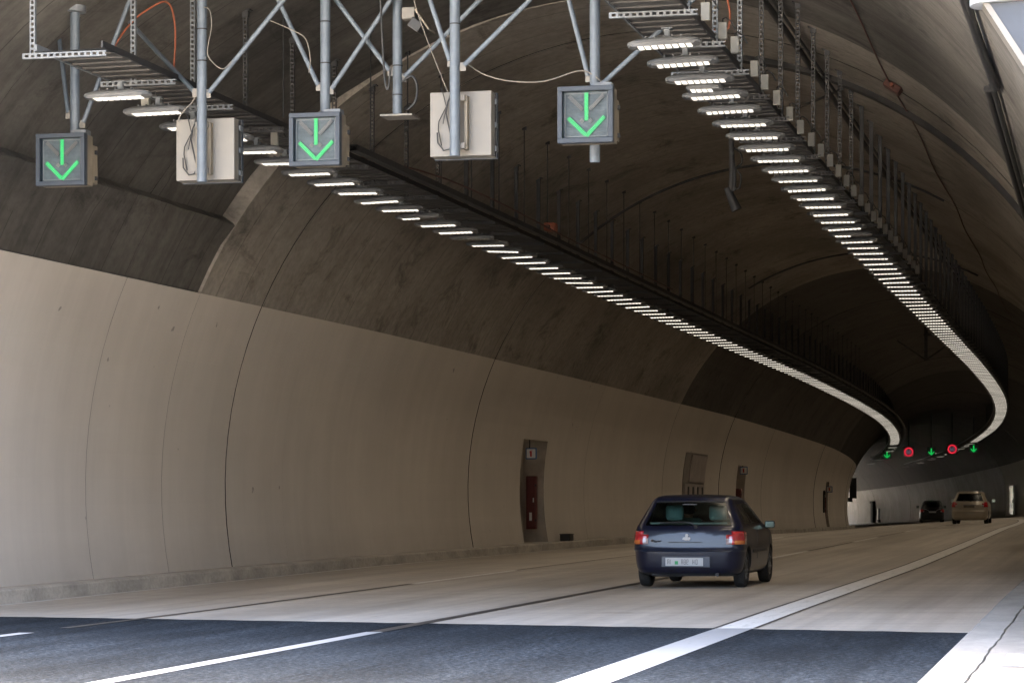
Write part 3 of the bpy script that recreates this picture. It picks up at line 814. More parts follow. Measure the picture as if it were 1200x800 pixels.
pole(29.9, -5.08, 5.84, [(-4.97, 6.07, .33, .8, 0), (-5.17, 6.19, -.18, .62, .25)], 'pale steel pole hanging from the vault above the leftmost arrow signal', bands=(6.9,))
pole(29.18, -3.15, 5.17, [(-3.06, 6.24, .94, 1.07, 0), (-3.24, 6.25, -.39, .30, .5)], 'pale steel pole in front of the left white cabinet', bands=(6.62, 7.0))
pole(29.65, -1.75, 5.90, [(-1.67, 6.29, .74, 1.04, 0), (-1.84, 6.34, -.48, 1.0, 0)], 'pale steel pole hanging from the vault above the middle arrow signal', bands=(6.6, 7.1))
pole(29.8, -.89, 5.95, [(-.99, 6.5, -.69, .9, 0), (-.80, 6.42, .95, .9, 0)], 'steel pole with a flat plate at its foot beside the middle arrow signal', True, .058, (6.2, 6.55))
pole(28.68, .11, 5.28, [(.22, 6.32, .81, .75, 0), (.05, 6.38, -.25, .75, 0)], 'pale steel pole in front of the right white cabinet', bands=(6.8,))
pole(28.9, 1.71, 5.17, [(1.8, 6.07, .62, .54, 0), (1.63, 6.16, -.24, .94, 0)], 'pale steel pole through the rightmost arrow signal')
pc = thing('pole_camera', 'small camera with a beige bracket on the pole with the foot plate', 'camera', W(29.66, -.70, 7.02), phi(29))
b = MB(); b.box((0, 0, .12), (.16, .14, .14)); b.build('mount_box', M['cream'], pc, bevel=.01)
b = MB(); b.box((.10, .0, -.03), (.16, .26, .13), 0, Matrix.Rotation(R(35), 3, 'Y')); b.build('camera_body', M['black'], pc, bevel=.015)
b = MB(); b.box((.19, 0, .02), (.02, .30, .30), 0, Matrix.Rotation(R(-35), 3, 'Y')); b.build('sun_shield', M['cream_dirty'], pc)

def signal(s, d, z, lab, size=.64):
    p, ph = at(s, d, z); t = thing('lane_signal', lab, 'traffic signal', p, ph, 'green arrow lane signals'); h = size/2; fw = .055
    b = MB()
    b.box((0, 0, h-fw/2), (size, .10, fw)); b.box((0, 0, -h+fw/2), (size, .10, fw))
    for x in (-h+fw/2, h-fw/2): b.box((x, 0, 0), (fw, .10, size-2*fw))
    b.box((0, .06, 0), (size-.01, .02, size-.01)); b.build('frame', M['sign_frame'], t, bevel=.006)
    b = MB(); b.box((0, .042, 0), (size-2*fw, .012, size-2*fw))
    z0 = -h+fw+.012
    while z0 < h-fw: b.box((0, .030, z0), (size-2*fw-.02, .012, .005)); z0 += .0165
    face = b.build('display_face', M['sign_face'], t)
    b = MB(); e = h-fw-.022
    for sx in (-1, 1): b.box((sx*e, .018, 0), (.009, .008, 2*e)); b.box((0, .018, sx*e), (2*e-.01, .008, .009))
    b.build('gasket', M['sign_line'], face)
    def dots(b, p0, p1, rows=3, st=.0150, r=.0056):
        p0, p1 = Vector(p0), Vector(p1); L = (p1-p0).length; u = (p1-p0)/L; w = Vector((-u.y, u.x)); k = 0.
        while k <= L:
            for j in range(rows):
                q = p0+u*k+w*(j-(rows-1)/2)*st; b.box((q.x, .012, q.y), (r*2, .012, r*2))
            k += st
    b = MB(); dots(b, (.003, .245), (.003, -.055), 3); b.build('arrow_shaft', M['green'], t)
    b = MB(); dots(b, (-.20, -.035), (.002, -.235), 3); dots(b, (.205, -.03), (.006, -.235), 3); b.build('arrow_head', M['green'], t)
    for p0, p1 in (((-.195, .215), (-.045, .065)), ((.195, .215), (.045, .065)), ((-.06, -.075), (-.03, -.045)), ((.06, -.075), (.03, -.045))):
        b = MB(); dots(b, p0, p1, 3); b.build('unlit_cross_bar', M['led_dead'], t)
    b = MB(); b.box((0, .16, 0), (size*.97, .18, size*.97)); b.build('housing', M['cream_dirty'], t, bevel=.01)
    b = MB(); b.box((.03, .34, -.03), (size*.86, .16, size*.74)); b.box((.03, .43, .05), (.18, .03, .25)); rc = b.build('rear_cabinet', M['cream_dirty'], t, bevel=.012)
    b = MB()
    for zz in (-.2, .12): b.box((size*.43+.04, .34, zz), (.03, .05, .05))
    b.build('latch', M['black'], rc)
    b = MB(); b.box((.17, .2, h+.03), (.2, .16, .06)); b.build('mounting_plate', M['galv'], t)
    return t
signal(29.5, -5.09, 5.56, 'lane signal with green down arrow, leftmost of the three near signals')
signal(29.25, -1.75, 5.63, 'lane signal with green down arrow, middle of the three near signals', .63)
signal(28.5, 1.685, 5.66, 'lane signal with green down arrow, rightmost of the three near signals')
def back_cabinet(s, d, z, lab, w, hgt):
    p, ph = at(s, d, z); t = thing('signal_cabinet', lab, 'cabinet', p, ph, 'white cabinets on the poles')
    b = MB(); b.box((0, .15, 0), (w, .26, hgt)); b.build('case', M['cream'], t, bevel=.006)
    b = MB(); b.box((0, .30, 0), (w+.02, .05, hgt+.02)); b.build('front_frame', M['sign_frame'], t)
    b = MB(); x = w/2+.012
    for zz in (-hgt*.37, 0, hgt*.36): b.box((x, .22, zz), (.022, .09, .06))
    b.build('latch', M['galv'], t)
    b = MB(); b.box((w/2+.004, .2, 0), (.006, .06, hgt*.98)); b.build('side_seal', M['black'], t)
    px = .0
    b = MB()
    for x in (-.07, .085): b.box((x+px, -.03, 0), (.035, .09, .62))
    b.build('mounting_rail', M['cream_dirty'], t)
    b = MB()
    for zz in (-.27, .28):
        b.box((px, -.125, zz), (.13, .016, .065)); b.box((px-.068, -.06, zz), (.012, .13, .065)); b.box((px+.068, -.06, zz), (.03, .13, .065))
    b.build('pole_clamp', M['cream'], t)
    b = MB()
    b.tube([(-.08, -.02, .38), (-.14, -.03, .25), (-.16, -.04, .12), (-.12, -.05, -.05), (-.08, -.04, -.22), (-.12, -.04, -.30), (-.19, -.03, -.31), (-.26, -.03, -.22), (-.27, -.02, -.10)], .009, 7)
    b.tube([(-.22, -.01, .42), (-.16, -.02, .2), (-.25, -.02, .03), (-.26, -.01, -.06), (-.22, -.01, -.25)], .006, 6)
    b.tube([(-.09, -.02, .42), (-.17, -.02, .16), (-.2, -.02, .0)], .005, 6)
    b.build('loose_cable', M['cable'], t, 60)
    return t
back_cabinet(29.33, -3.17, 5.585, 'white cabinet with loose cable loops, left of the middle arrow signal', .74, .74)
back_cabinet(28.83, .135, 5.675, 'white cabinet with loose cable loops, right of the middle arrow signal', .73, .745)

# ------------------------------------------------------------------ loose wiring and conduits
def cat(P, n=6):
    P = [Vector(p) for p in P]; out = []
    for i in range(len(P)-1):
        a, b_, c, d = P[max(0, i-1)], P[i], P[i+1], P[min(len(P)-1, i+2)]
        for k in range(n):
            t = k/n; out.append(.5*((2*b_)+(c-a)*t+(2*a-5*b_+4*c-d)*t*t+(3*b_-a-3*c+d)*t**3))
    return out+[P[-1]]
def wire(name, pts, r, m, lab, catg='cable', group=None, n=6):
    b = MB(); b.tube(cat(pts, n), r, 7); return tag(b.build(name, M[m], None, 60), lab, catg, group)
wire('orange_cable', [W(31, d, z) for d, z in [(-5.1, 7.02), (-4.91, 7.33), (-4.71, 7.54), (-4.54, 7.65), (-4.36, 7.73), (-4.25, 7.70), (-4.19, 7.52), (-4.17, 7.25), (-4.19, 6.87), (-4.2, 6.56)]], .013, 'orange', 'orange cable looping up from the left tray near the first pole')
wire('orange_cable', [W(30.9, -5.05, 7.0), W(31, -4.83, 6.91), W(31.2, -4.5, 6.77), W(33, -4.3, 6.66), W(36, -4.3, 6.6), W(41, -3.2, 6.62), W(52, -3.2, 6.6), W(64, -3.2, 6.6)], .014, 'rust_cable', 'dusty red cable running along the left tray')
wire('orange_cable', [W(30.8, d, z) for d, z in [(2.93, 7.9), (2.95, 7.42), (2.99, 7.16), (2.97, 6.98), (2.87, 6.93), (2.79, 6.96)]], .014, 'orange', 'orange cable dropping past the white driver boxes of the right tray')
def onv(s, a, off=.03): return ringpt(s, a, RAD-off+(near_extra(a) if s < 39.5 else 0))
wire('heat_cable', [onv(s, 57.8+.35*math.sin(s*.5), .03) for s in frange(24, 120, 1.6)], .013, 'rust_cable', 'thin red detection cable running along the right side of the vault', 'cable', None, 2)
t = thing('cable_joint_box', 'small red joint box on the red cable under the right vault', 'box', onv(42, 57.6, .06), 0)
b = MB(); b.box((0, 0, 0), (.30, .34, .12), 0, Matrix.Rotation(R(33), 3, 'Y')); b.build('box_case', M['rust_cable'], t, bevel=.02)
b = MB(); b.tube([(0, -.3, .0), (0, .3, 0)], .03, 8); b.build('gland', M['orange'], t)
t = thing('cable_joint_box', 'small orange box on the left tray below the right white cabinet', 'box', W(49.5, -3.25, 6.68), 0)
b = MB(); b.box((0, 0, 0), (.22, .3, .16)); b.build('box_case', M['orange'], t, bevel=.02)
b = MB(); b.tube([(0, -.3, .0), (0, .3, 0)], .03, 8); b.build('gland', M['rust_cable'], t)
# dark ducts bent round the vault
def arch_duct(name, s, a0, a1, wdt, thk, m, lab, skew=0):
    b = MB(); AL = frange(a0, a1, 2.0)
    q = lambda a, e, o: ringpt(s+e+skew*(a-a0), a, RAD-o)
    for c0, c1 in zip(AL, AL[1:]):
        A = [q(c0, -wdt/2, .0), q(c0, -wdt/2, thk), q(c0, wdt/2, thk), q(c0, wdt/2, 0)]; B = [q(c1, -wdt/2, 0), q(c1, -wdt/2, thk), q(c1, wdt/2, thk), q(c1, wdt/2, 0)]
        for k in range(3): b.face([A[k], A[k+1], B[k+1], B[k]])
    return tag(b.build(name, M[m]), lab, 'cable duct')
arch_duct('cable_duct', 45.0, 3, 88, .34, .10, 'duct', 'wide dark cable duct bent round the right side of the vault')
arch_duct('cable_duct', 60.2, 60, 133, .07, .05, 'duct', 'thin dark conduit bent over the crown of the vault nearest the camera')
arch_duct('cable_duct', 83.0, 62, 120, .07, .05, 'duct', 'thin dark conduit over the vault just before the darker lining')
b = MB(); b.tube([onv(s, 70-.02*(s-39), .16) for s in frange(30, 120, 2.0)], .05, 8)
tag(b.build('cable_pipe', M['tray'], None, 60), 'dark pipe running lengthwise under the right vault behind the hanger posts', 'pipe')
b = MB(); b.tube([onv(s, 69.3-.02*(s-39), .10) for s in frange(30, 120, 2.0)], .025, 8)
tag(b.build('cable_pipe', M['cable'], None, 60), 'thin black cable beside the dark pipe under the right vault', 'cable')
wire('vault_cable', [onv(51, 79.5), onv(48.5, 74, .1), onv(46, 68)], .025, 'tray', 'short dark cable crossing the vault above the right lamp row', 'cable')
b = MB(); b.tube([onv(s, 36.2-.25*(s-21)*(s < 30)-0*(s), .07) for s in frange(21.6, 60, 1.5)], .05, 8); b.tube([onv(s, 35.0, .06) for s in frange(21.6, 60, 1.5)], .035, 8)
tag(b.build('wall_cable', M['cable'], None, 60), 'thick black cables running along the right wall from the white rimmed box', 'cable')
wire('sagging_wire', [W(28.85, d, z) for d, z in [(.22, 6.36), (.42, 6.23), (.73, 6.14), (1.13, 6.12), (1.56, 6.22), (1.78, 6.10)]], .008, 'wire', 'beige wire sagging from the right white cabinet pole to the rightmost arrow signal', 'wire')
wire('slack_wire', [W(29.3, d, z) for d, z in [(-.55, 7.3), (-.52, 7.13), (-.34, 6.63), (-.09, 6.02), (-.02, 5.9)]], .007, 'wire', 'beige wire slanting down from the pole camera to the right white cabinet', 'wire')
wire('slack_wire', [W(29.4, d, z) for d, z in [(-2.36, 7.1), (-2.1, 6.98), (-1.92, 6.86), (-1.86, 6.62), (-1.88, 6.45)]], .007, 'wire', 'beige wire hanging beside the pole of the middle arrow signal', 'wire')
wire('slack_wire', [W(29.1, d, z) for d, z in [(-3.09, 7.25), (-3.02, 7.2), (-3.0, 7.0), (-3.05, 6.7), (-2.95, 6.55), (-2.85, 6.5), (-2.75, 6.58)]], .007, 'wire', 'beige wire curling round the pole of the left white cabinet', 'wire')
wire('slack_wire', [W(29.2, d, z) for d, z in [(-3.2, 6.5), (-3.24, 6.2), (-3.42, 6.0), (-3.46, 5.9)]], .008, 'wire', 'beige wire dropping from the tray to the left white cabinet', 'wire')
wire('slack_wire', [W(29.6, d, z) for d, z in [(-1.05, 7.4), (-1.02, 6.8), (-.99, 6.35), (-.95, 6.25), (-.92, 6.5)]], .014, 'cable', 'black cable hanging beside the pole with the foot plate', 'cable')
wire('slack_wire', [W(29.7, d, z) for d, z in [(-.80, 6.35), (-.68, 6.40), (-.62, 6.28), (-.64, 6.10), (-.74, 6.0)]], .016, 'cable', 'black cable loop above the foot plate of the camera pole', 'cable')
t = thing('hanging_plug', 'dark cable hanging below the right lamp row with a plug at its end', 'cable', W(41, 1.55, 6.1), phi(41))
b = MB(); b.tube(cat([(0, 0, 1.25), (-.01, 0, .9), (.0, 0, .55), (-.02, 0, .1)]), .045, 8); b.tube(cat([(.03, 0, 1.2), (.0, 0, .85), (.04, 0, .4), (.03, 0, .15)]), .03, 8); b.build('cable', M['cable'], t, 60)
b = MB(); b.tube(cat([(.02, 0, .85), (.14, 0, .75), (.16, 0, .6), (.06, 0, .5), (.14, 0, .4), (.12, 0, .2), (.03, 0, .2)]), .016, 6); b.build('cable_loop', M['cable'], t, 60)
b = MB(); b.tube([(-.06, 0, .16), (.08, 0, -.16)], [.06, .09], 10); b.tube([(-.08, 0, .2), (-.04, 0, .1)], .055, 10); b.build('plug', M['dark_steel'], t, 50)

# corner box with the white rim, right of the near vault
t = thing('equipment_box', 'slate grey box with a bluish white rounded rim at the upper right', 'equipment box', W(21, 6.62, 5.0), phi(21))
b = MB(); rim = []
for k in range(9): q = R(90+22.5*k); rim.append((-.17+.085*math.cos(q)*1.0, .0+.16*math.sin(q)))
poly = [(.55, .16)]+rim+[(.55, -.16)]
b.prism(poly, .25, .335, f=lambda x, y, z: (x, y, z+.06*(x+.2))); b.build('white_rim', M['white_rim'], t, bevel=.01)
b = MB(); P = lambda x, y, z: (x, y, z)
pl = [(-.12, .25), (.55, .29), (.55, -.80)]
b.prism(pl, -.10, .12, f=lambda x, z, y: (x, y, z)); b.build('grey_panel', M['panel_grey'], t)
b = MB(); a = Vector((-.145, -.115, .255)); c = Vector((.52, -.115, -.825)); u = (c-a)
b.face([a, c, c+Vector((.05, 0, .03)), a+Vector((.05, 0, .0))]); b.face([a, c, c+Vector((-.02, .24, 0)), a+Vector((-.02, .24, 0))]); b.build('edge_strip', M['cream'], t)
b = MB(); b.tube([(-.10, 0, .33), (-.08, 0, 1.2)], .035, 10); b.tube([(.02, .05, .34), (.04, .05, 1.2)], .03, 10); b.build('support_rod', M['white_rim'], t, 50)

# ------------------------------------------------------------------ far signs and wall fittings
def far_arrow(s, d, z, lab):
    p, ph = at(s, d, z); t = thing('far_lane_signal', lab, 'traffic signal', p, ph, 'far lane signals')
    b = MB(); b.box((0, .1, 0), (.72, .2, .72)); b.build('housing', M['black'], t, bevel=.01)
    b = MB(); f = lambda a, c, y: (a, y-.03, c)
    b.prism([(-.055, .26), (-.055, -.15), (-.25, .03), (-.25, -.10), (0, -.33), (.25, -.10), (.25, .03), (.055, -.15), (.055, .26)], 0, .02, f=f); b.build('green_arrow', M['green_far'], t)
    b = MB(); b.tube([(0, .1, .36), (0, .1, vault_z(s, d)-z)], .05, 8); b.build('support_pole', M['dark_steel'], t)
def far_speed(s, d, z, lab):
    p, ph = at(s, d, z); t = thing('speed_sign', lab, 'speed sign', p, ph, 'far speed limit signs')
    b = MB(); b.box((0, .1, 0), (.86, .2, .86)); b.build('housing', M['black'], t, bevel=.01)
    b = MB(); n_ = 32
    for k in range(n_):
        q0, q1 = 2*math.pi*k/n_, 2*math.pi*(k+1)/n_
        pt = lambda r, q: (r*math.cos(q), -.012, r*math.sin(q))
        b.face([pt(.27, q0), pt(.37, q0), pt(.37, q1), pt(.27, q1)])
    b.build('red_ring', M['red_led'], t)
    def seg(b, x, segs):
        w, h, e = .12, .13, .035
        for c in segs:
            if c == 'a': b.box((x, -.012, h), (w, .01, e))
            if c == 'g': b.box((x, -.012, 0), (w, .01, e))
            if c == 'd': b.box((x, -.012, -h), (w, .01, e))
            if c in 'fb': b.box((x+(-w/2 if c == 'f' else w/2), -.012, h/2), (e, .01, h))
            if c in 'ec': b.box((x+(-w/2 if c == 'e' else w/2), -.012, -h/2), (e, .01, h))
    b = MB(); seg(b, -.10, 'afgecd'); seg(b, .10, 'abcdef'); b.build('digits', M['digit_led'], t)
    b = MB(); b.tube([(0, .1, .43), (0, .1, vault_z(s, d)-z)], .05, 8); b.build('support_pole', M['dark_steel'], t)
GS = 218.0
for d, k, lab in ((-4.22, 0, 'far green down arrow signal, leftmost of the three over the bend'), (-.55, 0, 'far green down arrow signal between the two red ring signs'), (2.95, 0, 'far green down arrow signal, rightmost of the three over the bend')):
    far_arrow(GS, d, 5.97, lab)
far_speed(GS, -2.42, 6.06, 'red ring 60 speed sign, left one of the far pair')
far_speed(GS, 1.18, 6.04, 'red ring 60 speed sign, right one of the far pair')
def wall_item(name, lab, catg, s, a, off, parts):
    p = ringpt(s, a, RAD-off); t = thing(name, lab, catg, p, phi(s))
    for nm, c, sz, m in parts:
        b = MB(); b.box(c, sz); b.build(nm, M[m], t, bevel=.01)
    return t
# pale tall panel on the right wall, and fittings on the wall of the bend
p, ph = at(231, 7.28, .2)
t = thing('exit_door', 'tall pale door panel on the right wall behind the beige car', 'door', p, ph)
b = MB(); b.box((-.10, 0, 1.3), (.14, 3.8, 2.55)); b.build('door_leaf', M['white'], t)
b = MB(); b.box((-.19, -1.5, 1.2), (.05, .05, .25)); b.build('handle', M['black'], t)
wall_item('wall_cabinet', 'small pale cabinet on the sunlit far wall in the bend', 'cabinet', 349, -.5, .25, [('cabinet_body', (-.1, 0, -.2), (.3, .6, 1.5), 'light_panel'), ('cabinet_base', (-.1, 0, -1.15), (.4, .8, .4), 'black')])
wall_item('wall_niche_door', 'dark doorway beside the small pale cabinet on the far wall', 'door', 354.0, 1, .20, [('door_leaf', (0, 0, -.2), (.5, 1.6, 2.6), 'groove'), ('lintel', (0, .1, 1.25), (.6, 2.2, .3), 'groove')])
t = wall_item('hanging_wall_sign', 'black box sign hung on the inner wall at the bend', 'sign', 204.5, 168, .28, [('sign_box', (0, 0, 0), (.55, .35, 1.6), 'black'), ('sign_bracket', (-.35, 0, .3), (.5, .1, .1), 'dark_steel'), ('lower_box', (-.3, 0, -.9), (.5, .35, .35), 'black')])
p, ph = at(150.8, -7.55, 1.6)
t = thing('wall_slot', 'short dark vertical fitting on the left wall near its far end', 'fitting', p, ph)
b = MB(); b.box((.03, 0, .1), (.08, .5, 1.3)); b.build('backing', M['dark_steel'], t)
b = MB(); b.box((.08, 0, .6), (.06, .35, .2)); b.build('cover', M['black'], t)
# jet fan style dark support hanging in the crown far inside
t = thing('ceiling_frame', 'dark post with crossbar hanging from the crown deep in the tunnel', 'frame', W(110, 0.2, 7.2), phi(110))
b = MB(); b.box((0, 0, .9), (.14, .14, 2.0)); b.build('post', M['tray'], t)
b = MB(); b.box((.6, 0, 1.0), (1.4, .1, .1)); b.box((.6, 0, .35), (1.5, .07, .07), 0, Matrix.Rotation(R(-35), 3, 'Y')); b.box((-.6, 0, .35), (1.5, .07, .07), 0, Matrix.Rotation(R(35), 3, 'Y')); b.build('crossbar', M['tray'], t)

# ------------------------------------------------------------------ cars
def spl(xs, ys, x):
    n_ = len(xs)
    if x <= xs[0]: return ys[0]
    if x >= xs[-1]: return ys[-1]
    i = max(k for k in range(n_-1) if xs[k] <= x)
    h = xs[i+1]-xs[i]; t = (x-xs[i])/h
    def sl(k):
        if k == 0: return (ys[1]-ys[0])/(xs[1]-xs[0])
        if k == n_-1: return (ys[-1]-ys[-2])/(xs[-1]-xs[-2])
        a = (ys[k]-ys[k-1])/(xs[k]-xs[k-1]); b_ = (ys[k+1]-ys[k])/(xs[k+1]-xs[k])
        if a*b_ <= 0: return 0
        return 2*a*b_/(a+b_)
    m0, m1 = sl(i)*h, sl(i+1)*h
    return (2*t**3-3*t*t+1)*ys[i]+(t**3-2*t*t+t)*m0+(-2*t**3+3*t*t)*ys[i+1]+(t**3-t*t)*m1
NR, NCN, NSD = 9, 6, 26
def outline(yr, yf, w, rr_, rf, bulge):
    pts = []; ids = []
    for k in range(NR):                               # rear edge, middle to right
        x = (w-rr_)*k/(NR-1); pts.append((x, yr+bulge*(x/w)**2)); ids.append(('R', k/(NR-1)))
    y1 = yr+bulge*((w-rr_)/w)**2
    for k in range(1, NCN+1):
        q = R(90)*k/NCN; pts.append((w-rr_+rr_*math.sin(q), y1+rr_*1.25*(1-math.cos(q)))); ids.append(('RC', k/NCN))
    ya = y1+rr_*1.25; yb = yf-rf*1.3
    for k in range(1, NSD):
        t = k/NSD; y = ya+(yb-ya)*t
        pts.append((w*(1-.035*max(0, (t-.6)/.4)**2), y)); ids.append(('S', t))
    w2 = w*(1-.035)
    for k in range(0, NCN+1):
        q = R(90)*k/NCN; pts.append((w2-rf+rf*math.cos(q), yb+rf*1.3*math.sin(q))); ids.append(('FC', k/NCN))
    for k in range(1, 7):
        x = (w2-rf)*(1-k/6); pts.append((x, yf+.05*(1-(x/w)**2))); ids.append(('F', k/6))
    full = pts+[(-x, y) for x, y in pts[-2:0:-1]]; fid = ids+[(a, b_, 'L') for a, b_ in ids[-2:0:-1]]
    return full, fid
def make_car(name, lab, spec, loc, rz, group=None):
    t = thing(name, lab, 'car', loc, rz, group)
    SL = spec['slices']; zs = [a[0] for a in SL]
    lev = sorted(set(frange(zs[0], zs[-1], .028)) | set(zs) | set(spec['zlev'])); lev = [z for k, z in enumerate(lev) if k == 0 or z-lev[k-1] > .004]
    rings = []; b = MB()
    for z in lev:
        q = [spl(zs, [a[k] for a in SL], z) for k in range(1, 6)]
        o_, ids = outline(q[0], q[1], q[2], q[3], q[4], spec['bulge']); rings.append([(x, y, z) for x, y in o_])
    n_ = len(rings[0])
    def kind(zm, ia, ib):
        a, c = ids[ia], ids[ib]
        left = len(a) > 2 or len(c) > 2
        g = spec
        if g['rw'][0] < zm < g['rw'][1]:
            fr_ = max(a[1], c[1]) if a[0] == 'R' and c[0] == 'R' else 9
            if fr_ <= 1.0: return 1
        if g['sw'][0] < zm < g['sw'][1] and a[0] == 'S' and c[0] == 'S':
            tm = (a[1]+c[1])/2
            for (u0, u1) in g['panes']:
                if u0 < tm < u1: return 2
        if g['ws'][0] < zm < g['ws'][1] and a[0] in ('F', 'FC') and c[0] in ('F', 'FC'):
            if a[0] == 'F' or min(a[1], c[1]) > .3: return 3
        if g['tl'][0] < zm < g['tl'][1]:
            ok = False
            for i_ in (a, c):
                pass
            A = lambda i_: (i_[0] == 'R' and i_[1] >= g['tl'][2]) or i_[0] == 'RC' or (i_[0] == 'S' and i_[1] <= g['tl'][3])
            if A(a) and A(c):
                top = g['tl'][1]; lo = g['tl'][0]
                inner = (a[0] == 'R' and c[0] == 'R')
                if inner and zm > lo+(top-lo)*.72: return 0
                if inner and zm < lo+(top-lo)*.45: return 5
                if a[0] in ('RC', 'S') and c[0] in ('RC', 'S') and zm < lo+(top-lo)*.35 and g.get('amber'): return 7
                return 4
        if g['bl'][0] < zm < g['bl'][1] and (a[0] in ('R', 'RC') or (a[0] == 'S' and a[1] < .12)): return 6
        return 0
    base = [0]*len(rings)
    for k, rg in enumerate(rings): base[k] = len(b.v); b.v += rg
    for k in range(len(rings)-1):
        zm = (lev[k]+lev[k+1])/2
        for j in range(n_):
            j2 = (j+1) % n_
            b.f.append((base[k]+j, base[k]+j2, base[k+1]+j2, base[k+1]+j)); b.m.append(kind(zm, j, j2)); b.uv.append(None)
    b.f.append(tuple(base[0]+j for j in range(n_))[::-1]); b.m.append(8); b.uv.append(None)
    top = rings[-1]; cy = sum(p[1] for p in top)/n_; ci = len(b.v); b.v.append((0, cy, lev[-1]+.014))
    for j in range(n_): b.f.append((base[-1]+j, base[-1]+(j+1) % n_, ci)); b.m.append(0); b.uv.append(None)
    P = spec['paint']; mats = [M[P], M[spec['glass']], M[spec['glass']], M[spec['glass']], M['tail_red'], M['tail_clear'], M[spec['bmat']], M['amber'], M['black']]
    body = obj('body', b.mesh('body', mats)); cut = MB()
    wr = spec['wr']
    for y in spec['axles']:
        for sx in (-1, 1): cut.tube([(sx*.45, y, wr), (sx*1.4, y, wr)], wr+.045, 36, 8)
    co = obj('cutter', cut.mesh('cutter', mats))
    mo = body.modifiers.new('b', 'BOOLEAN'); mo.object = co; mo.operation = 'DIFFERENCE'; mo.solver = 'EXACT'
    mo.material_mode = 'INDEX'
    bpy.context.view_layer.update(); dg = bpy.context.evaluated_depsgraph_get()
    me = bpy.data.meshes.new_from_object(body.evaluated_get(dg))
    bpy.data.objects.remove(body); bpy.data.objects.remove(co)
    V = [tuple(v.co) for v in me.vertices]
    groups = {}
    for p in me.polygons:
        mi = min(p.material_index, 8); mn = mats[mi].name; c = p.center
        if mi == 1: key = 'rear_window'
        elif mi == 3: key = 'windscreen'
        elif mi == 2: key = 'side_window%d%d' % (c.x > 0, sum(c.y > q for q in spec['pane_y']))
        elif mi in (4, 5, 7): key = 'tail_light%d' % (c.x > 0)
        elif mi == 6 and spec['bl'][1] > .1: key = 'bumper_strip'
        else: key = 'body'
        groups.setdefault(key, []).append((tuple(p.vertices), mn))
    bodyo = None
    for key in sorted(groups, key=lambda k: k != 'body'):
        fs = groups[key]; used = sorted({v for f, _ in fs for v in f}); ix = {v: k for k, v in enumerate(used)}
        mb = MB(); off = .0
        mb.v = [V[v] for v in used]; mb.f = [tuple(ix[v] for v in f) for f, _ in fs]
        mn = sorted({m_ for _, m_ in fs}); mb.m = [mn.index(m_) for _, m_ in fs]; mb.uv = [None]*len(fs)
        nm = key.rstrip('0123456789')
        o = mb.build(nm, [bpy.data.materials[x] for x in mn], t, 32)
        if nm == 'tail_light':
            so = o.modifiers.new('s', 'SOLIDIFY'); so.thickness = .012; so.offset = 1
    # wheels
    for y in spec['axles']:
        for sx in (-1, 1):
            wo = bpy.data.objects.new('wheel', None)
            b = MB(); hw = spec['ww']/2; pr = [(wr*.62, -hw*.9), (wr*.86, -hw), (wr*.96, -hw*.85), (wr, -hw*.5), (wr, hw*.5), (wr*.96, hw*.85), (wr*.86, hw), (wr*.62, hw*.9)]
            ctr = Vector((sx*(spec['track']-hw), y, wr))
            b.lathe(pr, 32, 0, lambda p, c=ctr: p+c)
            wh = b.build('wheel', M['tyre'], t, 40)
            b = MB(); sgn = sx
            pr = [(wr*.63, hw*.55), (wr*.60, hw*.82), (wr*.52, hw*.86), (wr*.30, hw*.70), (wr*.16, hw*.88), (.001, hw*.9)]
            b.lathe([(r_, a_*sgn) for r_, a_ in pr], 24, 0, lambda p, c=ctr: p+c)
            for k in range(7):
                q = 2*math.pi*k/7; X = Matrix.Rotation(q, 3, 'X')
                b.box(ctr+X @ Vector((sgn*hw*.80, 0, wr*.42)), (.016, wr*.14, wr*.36), 1, X)
            b.build('rim', [M['alloy'], M['alloy']], wh, 40)
    return t
blue = dict(slices=[  # z, rear y, front y, half width, rear corner, front corner
    (.17, -1.66, 1.72, .66, .18, .3), (.22, -1.80, 1.80, .76, .26, .3), (.30, -1.845, 1.86, .80, .28, .32), (.42, -1.86, 1.885, .818, .28, .32), (.53, -1.865, 1.88, .825, .27, .32),
    (.56, -1.84, 1.87, .826, .18, .32), (.60, -1.825, 1.85, .826, .17, .32), (.70, -1.81, 1.79, .824, .16, .32), (.78, -1.795, 1.70, .82, .16, .3), (.85, -1.775, 1.42, .81, .16, .26), (.90, -1.745, 1.10, .795, .15, .22),
    (.94, -1.71, .92, .775, .14, .2), (1.0, -1.665, .80, .745, .13, .18), (1.10, -1.59, .60, .695, .12, .17), (1.20, -1.51, .40, .645, .11, .16), (1.27, -1.455, .24, .608, .10, .15), (1.31, -1.42, .10, .580, .10, .15), (1.345, -1.34, -.10, .53, .10, .15), (1.365, -1.20, -.30, .44, .10, .12)],
    zlev=[.53, .56, .64, .83, .915, .945, 1.245, 1.235], bulge=.10, rw=(.915, 1.262), sw=(.945, 1.24), panes=((.12, .38), (.44, .90)), ws=(.95, 1.25), tl=(.64, .83, .85, .04), bl=(.532, .558), amber=True,
    paint='navy', glass='glass', bmat='bumper_line', axles=(-1.17, 1.22), wr=.285, ww=.175, track=.80, glass_split=(-1.2, .35), pane_y=(-.35,))
BP, BPH = at(37.4, 1.38, 0)
blue_pos = W(37.4+1.83, 1.42, .006)
car = make_car('parked_car' if 0 else 'hatchback_car', 'small navy blue hatchback driving into the tunnel, seen from behind', blue, blue_pos, phi(39)-R(1.0))
def addp(parent, name, m, fn, bevel=0, smooth=None):
    b = MB(); fn(b); return b.build(name, m if isinstance(m, list) else M[m], parent, smooth, bevel)
yr = -1.862
addp(car, 'plate_recess', 'plate_recess', lambda b: b.box((0, -1.868, .385), (.72, .02, .155)), .005)
